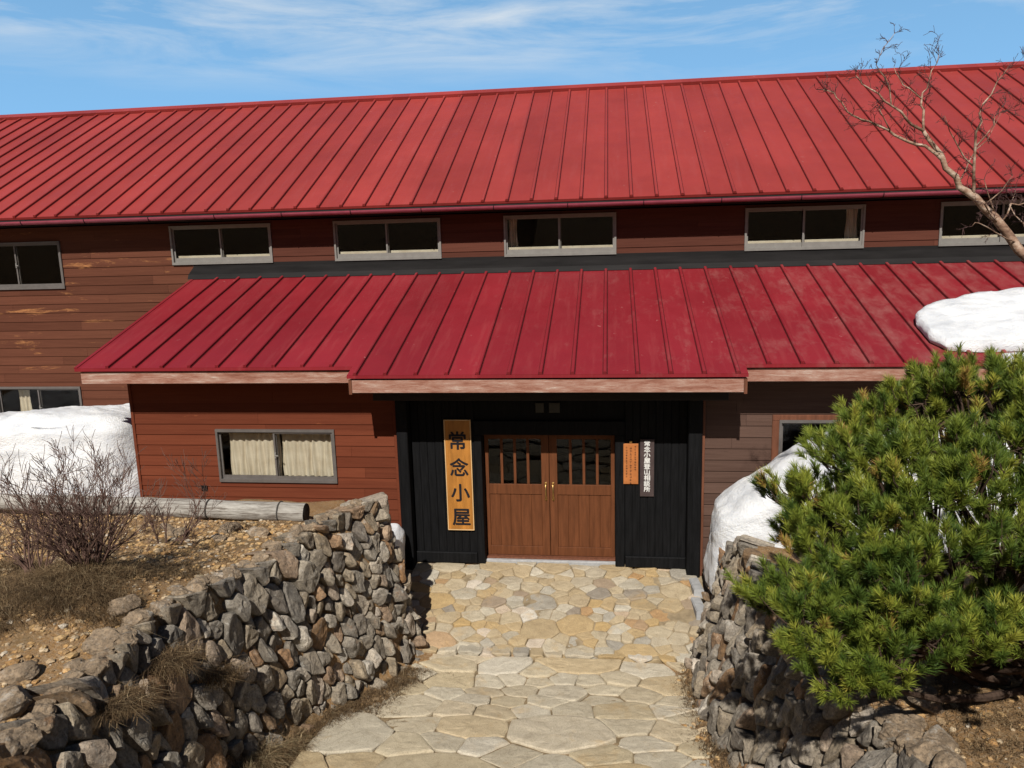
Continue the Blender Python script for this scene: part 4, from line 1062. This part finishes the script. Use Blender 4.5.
for x, y, z, rad in PADS:
    c = Vector((x, y, z - (.15 if z > 3.4 else 0))); a = PB + Vector((r.uniform(-.3, .3), r.uniform(-.25, .25), r.uniform(.0, .35)))
    m1 = a.lerp(c, .45) + Vector((r.gauss(0, .08), r.gauss(0, .08), -.10)); m2 = a.lerp(c, .8) + Vector((r.gauss(0, .05), r.gauss(0, .05), -.06))
    limb = [a, a.lerp(m1, .5) + Vector((0, 0, -.03)), m1, m1.lerp(m2, .5), m2, c]
    mb.tube(limb, [.036, .032, .027, .022, .016, .01], 7)
    n = int(6 + 25 * (rad / .34) ** 2)
    for _ in range(n):
        d = Vector((r.gauss(0, 1), r.gauss(0, 1), r.gauss(.35, .8))).normalized(); q = rad * r.uniform(.35, 1.0) * (1.38 if r.random() < .13 else 1)
        p = c + Vector((d.x * q * 1.15, d.y * q * 1.15, d.z * q * .60))
        e = (d * .7 + (c - PB).normalized() * .35 + Vector((r.gauss(0, .15), r.gauss(0, .15), .75))).normalized()
        ln = r.uniform(.10, .20); nk = r.randint(3, 5); tone.append(r.betavariate(2, 2.6) * .92 if r.random() < .97 else 1)
        mb.tube([limb[r.choice((3, 4, 5))], (p + c) * .5 - Vector((0, 0, .04)), p, p + e * ln], [.008, .007, .005, .003], 4)
        for t in range(nk):
            f = t / (nk - 1); sd_ = Vector((r.gauss(0, 1), r.gauss(0, 1), r.gauss(.3, .6))) * .035
            tips.append((p + e * ln * f + sd_ * (1.2 - f), (e + sd_ * 9 * (1 - f)).normalized(), min(1, max(0, tone[-1] + r.gauss(0, .06) + .10 * (f - .5)))))
mb.build('limbs', M['pine_bark'], pine)
def brush(tips, per, L, wid, seed):
    g = np.random.default_rng(seed); n = len(tips)
    P = np.array([t[0] for t in tips]); D = np.array([t[1] for t in tips]); D[:, 2] += .25; D /= np.linalg.norm(D, axis=1)[:, None]
    P = np.repeat(P, per, 0); D = np.repeat(D, per, 0); tt = np.repeat(np.array([t[2] for t in tips]), per)
    N = n * per; off = g.uniform(-.05, .03, N)[:, None]
    a = g.normal(size=(N, 3)); a -= D * (a * D).sum(1)[:, None]; a /= np.linalg.norm(a, axis=1)[:, None]
    sp = g.uniform(.2, 1.0, N)[:, None]; nd = D + a * sp; nd /= np.linalg.norm(nd, axis=1)[:, None]
    base = P + D * off; ln = L * g.uniform(.7, 1.15, N)[:, None]; s = np.cross(nd, g.normal(size=(N, 3))); s /= np.linalg.norm(s, axis=1)[:, None]; s *= wid / 2
    tip = base + nd * ln; tip[:, 2] -= .006
    mid = base + nd * ln * .6
    V = np.stack([base - s, base + s, mid + s * .9, mid - s * .9, tip], 1).reshape(-1, 3); k = np.arange(N)[:, None] * 5
    T = np.concatenate([k + np.array([[0, 1, 2]]), k + np.array([[0, 2, 3]]), k + np.array([[3, 2, 4]])])
    C_ = np.repeat(np.clip(tt + g.normal(0, .07, N), 0, 1), 5); return V, T, C_
print('pine tips', len(tips))
v, t, c = brush(tips, 72, .088, .0038, 5)
arr_mesh('foliage', v, t, c, M['needles'], pine, tuple(PB))

# ------------------------------------------------------------------ light, sky, camera
SUN_EL = R(45.3); AZ = R(4.0)     # sunlight travels towards +y (into the hut) and a little to +x
sd = bpy.data.lights.new('sun', 'SUN'); sd.energy = 5.0; sd.angle = R(.53); sd.color = (1.0, .955, .88)
so = bpy.data.objects.new('sun', sd); COL.objects.link(so)
dirv = Vector((math.sin(AZ) * math.cos(SUN_EL), math.cos(AZ) * math.cos(SUN_EL), -math.sin(SUN_EL)))
so.rotation_euler = dirv.to_track_quat('-Z', 'Y').to_euler(); so.location = (-2, -30, 40)
VEIL = (4.3, 9.5, 15.8, 1)
w = bpy.data.worlds.new('World'); scene.world = w; w.use_nodes = True; nt = w.node_tree; bg = nt.nodes['Background']
sky = nt.nodes.new('ShaderNodeTexSky'); sky.sky_type = 'NISHITA'; sky.sun_disc = False; sky.sun_elevation = SUN_EL; sky.sun_rotation = math.pi + AZ
sky.altitude = 2450; sky.air_density = 1.0; sky.dust_density = .3; sky.ozone_density = 2.0
tc = nt.nodes.new('ShaderNodeTexCoord'); mp = nt.nodes.new('ShaderNodeMapping'); mp.inputs['Scale'].default_value = (1.6, 1.6, 11); mp.inputs['Rotation'].default_value = (0, R(-3), 0)
mp.inputs['Location'].default_value = (.35, 0, .2)
nz = nt.nodes.new('ShaderNodeTexNoise'); nz.inputs['Scale'].default_value = 2.3; nz.inputs['Detail'].default_value = 9; nz.inputs['Roughness'].default_value = .62; nz.inputs['Distortion'].default_value = .45
nt.links.new(tc.outputs['Generated'], mp.inputs[0]); nt.links.new(mp.outputs[0], nz.inputs['Vector'])
sx = nt.nodes.new('ShaderNodeSeparateXYZ'); nt.links.new(tc.outputs['Generated'], sx.inputs[0])
band = nt.nodes.new('ShaderNodeValToRGB'); e = band.color_ramp.elements; e[0].position = .17; e[0].color = (.0, .0, .0, 1); e[1].position = .255; e[1].color = (1, 1, 1, 1)
x2 = e.new(.29); x2.color = (.55, .55, .55, 1); x3 = e.new(.36); x3.color = (.1, .1, .1, 1); x4 = e.new(.6); x4.color = (0, 0, 0, 1)
nt.links.new(sx.outputs['Z'], band.inputs[0])
cr = nt.nodes.new('ShaderNodeValToRGB'); e = cr.color_ramp.elements; e[0].position = .42; e[0].color = (0, 0, 0, 1); e[1].position = .74; e[1].color = (1, 1, 1, 1)
nt.links.new(nz.outputs[0], cr.inputs[0])
north = nt.nodes.new('ShaderNodeMapRange'); north.inputs[1].default_value = .1; north.inputs[2].default_value = .6; nt.links.new(sx.outputs['Y'], north.inputs[0])
def mul(a, b):
    n = nt.nodes.new('ShaderNodeMath'); n.operation = 'MULTIPLY'; nt.links.new(a, n.inputs[0])
    if isinstance(b, float): n.inputs[1].default_value = b
    else: nt.links.new(b, n.inputs[1])
    return n.outputs[0]
# thin high veil low in the north, then the cirrus streaks
veil = nt.nodes.new('ShaderNodeMapRange'); veil.inputs[1].default_value = .75; veil.inputs[2].default_value = .12; nt.links.new(sx.outputs['Z'], veil.inputs[0])
v1 = nt.nodes.new('ShaderNodeMix'); v1.data_type = 'RGBA'; v1.inputs[7].default_value = VEIL
nt.links.new(mul(mul(veil.outputs[0], north.outputs[0]), .85), v1.inputs[0]); nt.links.new(sky.outputs[0], v1.inputs[6])
mx = nt.nodes.new('ShaderNodeMix'); mx.data_type = 'RGBA'; mx.inputs[7].default_value = (11.5, 12.6, 13.6, 1)
nt.links.new(mul(mul(band.outputs[0], cr.outputs[0]), north.outputs[0]), mx.inputs[0]); nt.links.new(v1.outputs[2], mx.inputs[6]); nt.links.new(mx.outputs[2], bg.inputs[0])
bg.inputs[1].default_value = .05

cam = bpy.data.cameras.new('camera'); co = bpy.data.objects.new('camera', cam); COL.objects.link(co); scene.camera = co
pitch, yaw, roll = R(10.46446233), R(-7.3939468), R(-1.55367113)
F = Vector((math.sin(yaw) * math.cos(pitch), math.cos(yaw) * math.cos(pitch), -math.sin(pitch))); Rv = Vector((math.cos(yaw), -math.sin(yaw), 0)); U = Rv.cross(F)
R2 = Rv * math.cos(roll) + U * math.sin(roll); U2 = U * math.cos(roll) - Rv * math.sin(roll)
mw = Matrix((R2, U2, -F)).transposed().to_4x4(); mw.translation = Vector((.659, -11.991, 5.138)); co.matrix_world = mw
cam.sensor_width = 36; cam.lens = 769 / 1024 * 36; cam.clip_start = .05; cam.clip_end = 2000
vs_ = scene.view_settings; vs_.view_transform = 'Standard'; vs_.look = 'None'; vs_.gamma = 1; vs_.exposure = .3; vs_.use_curve_mapping = False
scene.cycles.transparent_max_bounces = 16
scene.cycles.use_adaptive_sampling = True
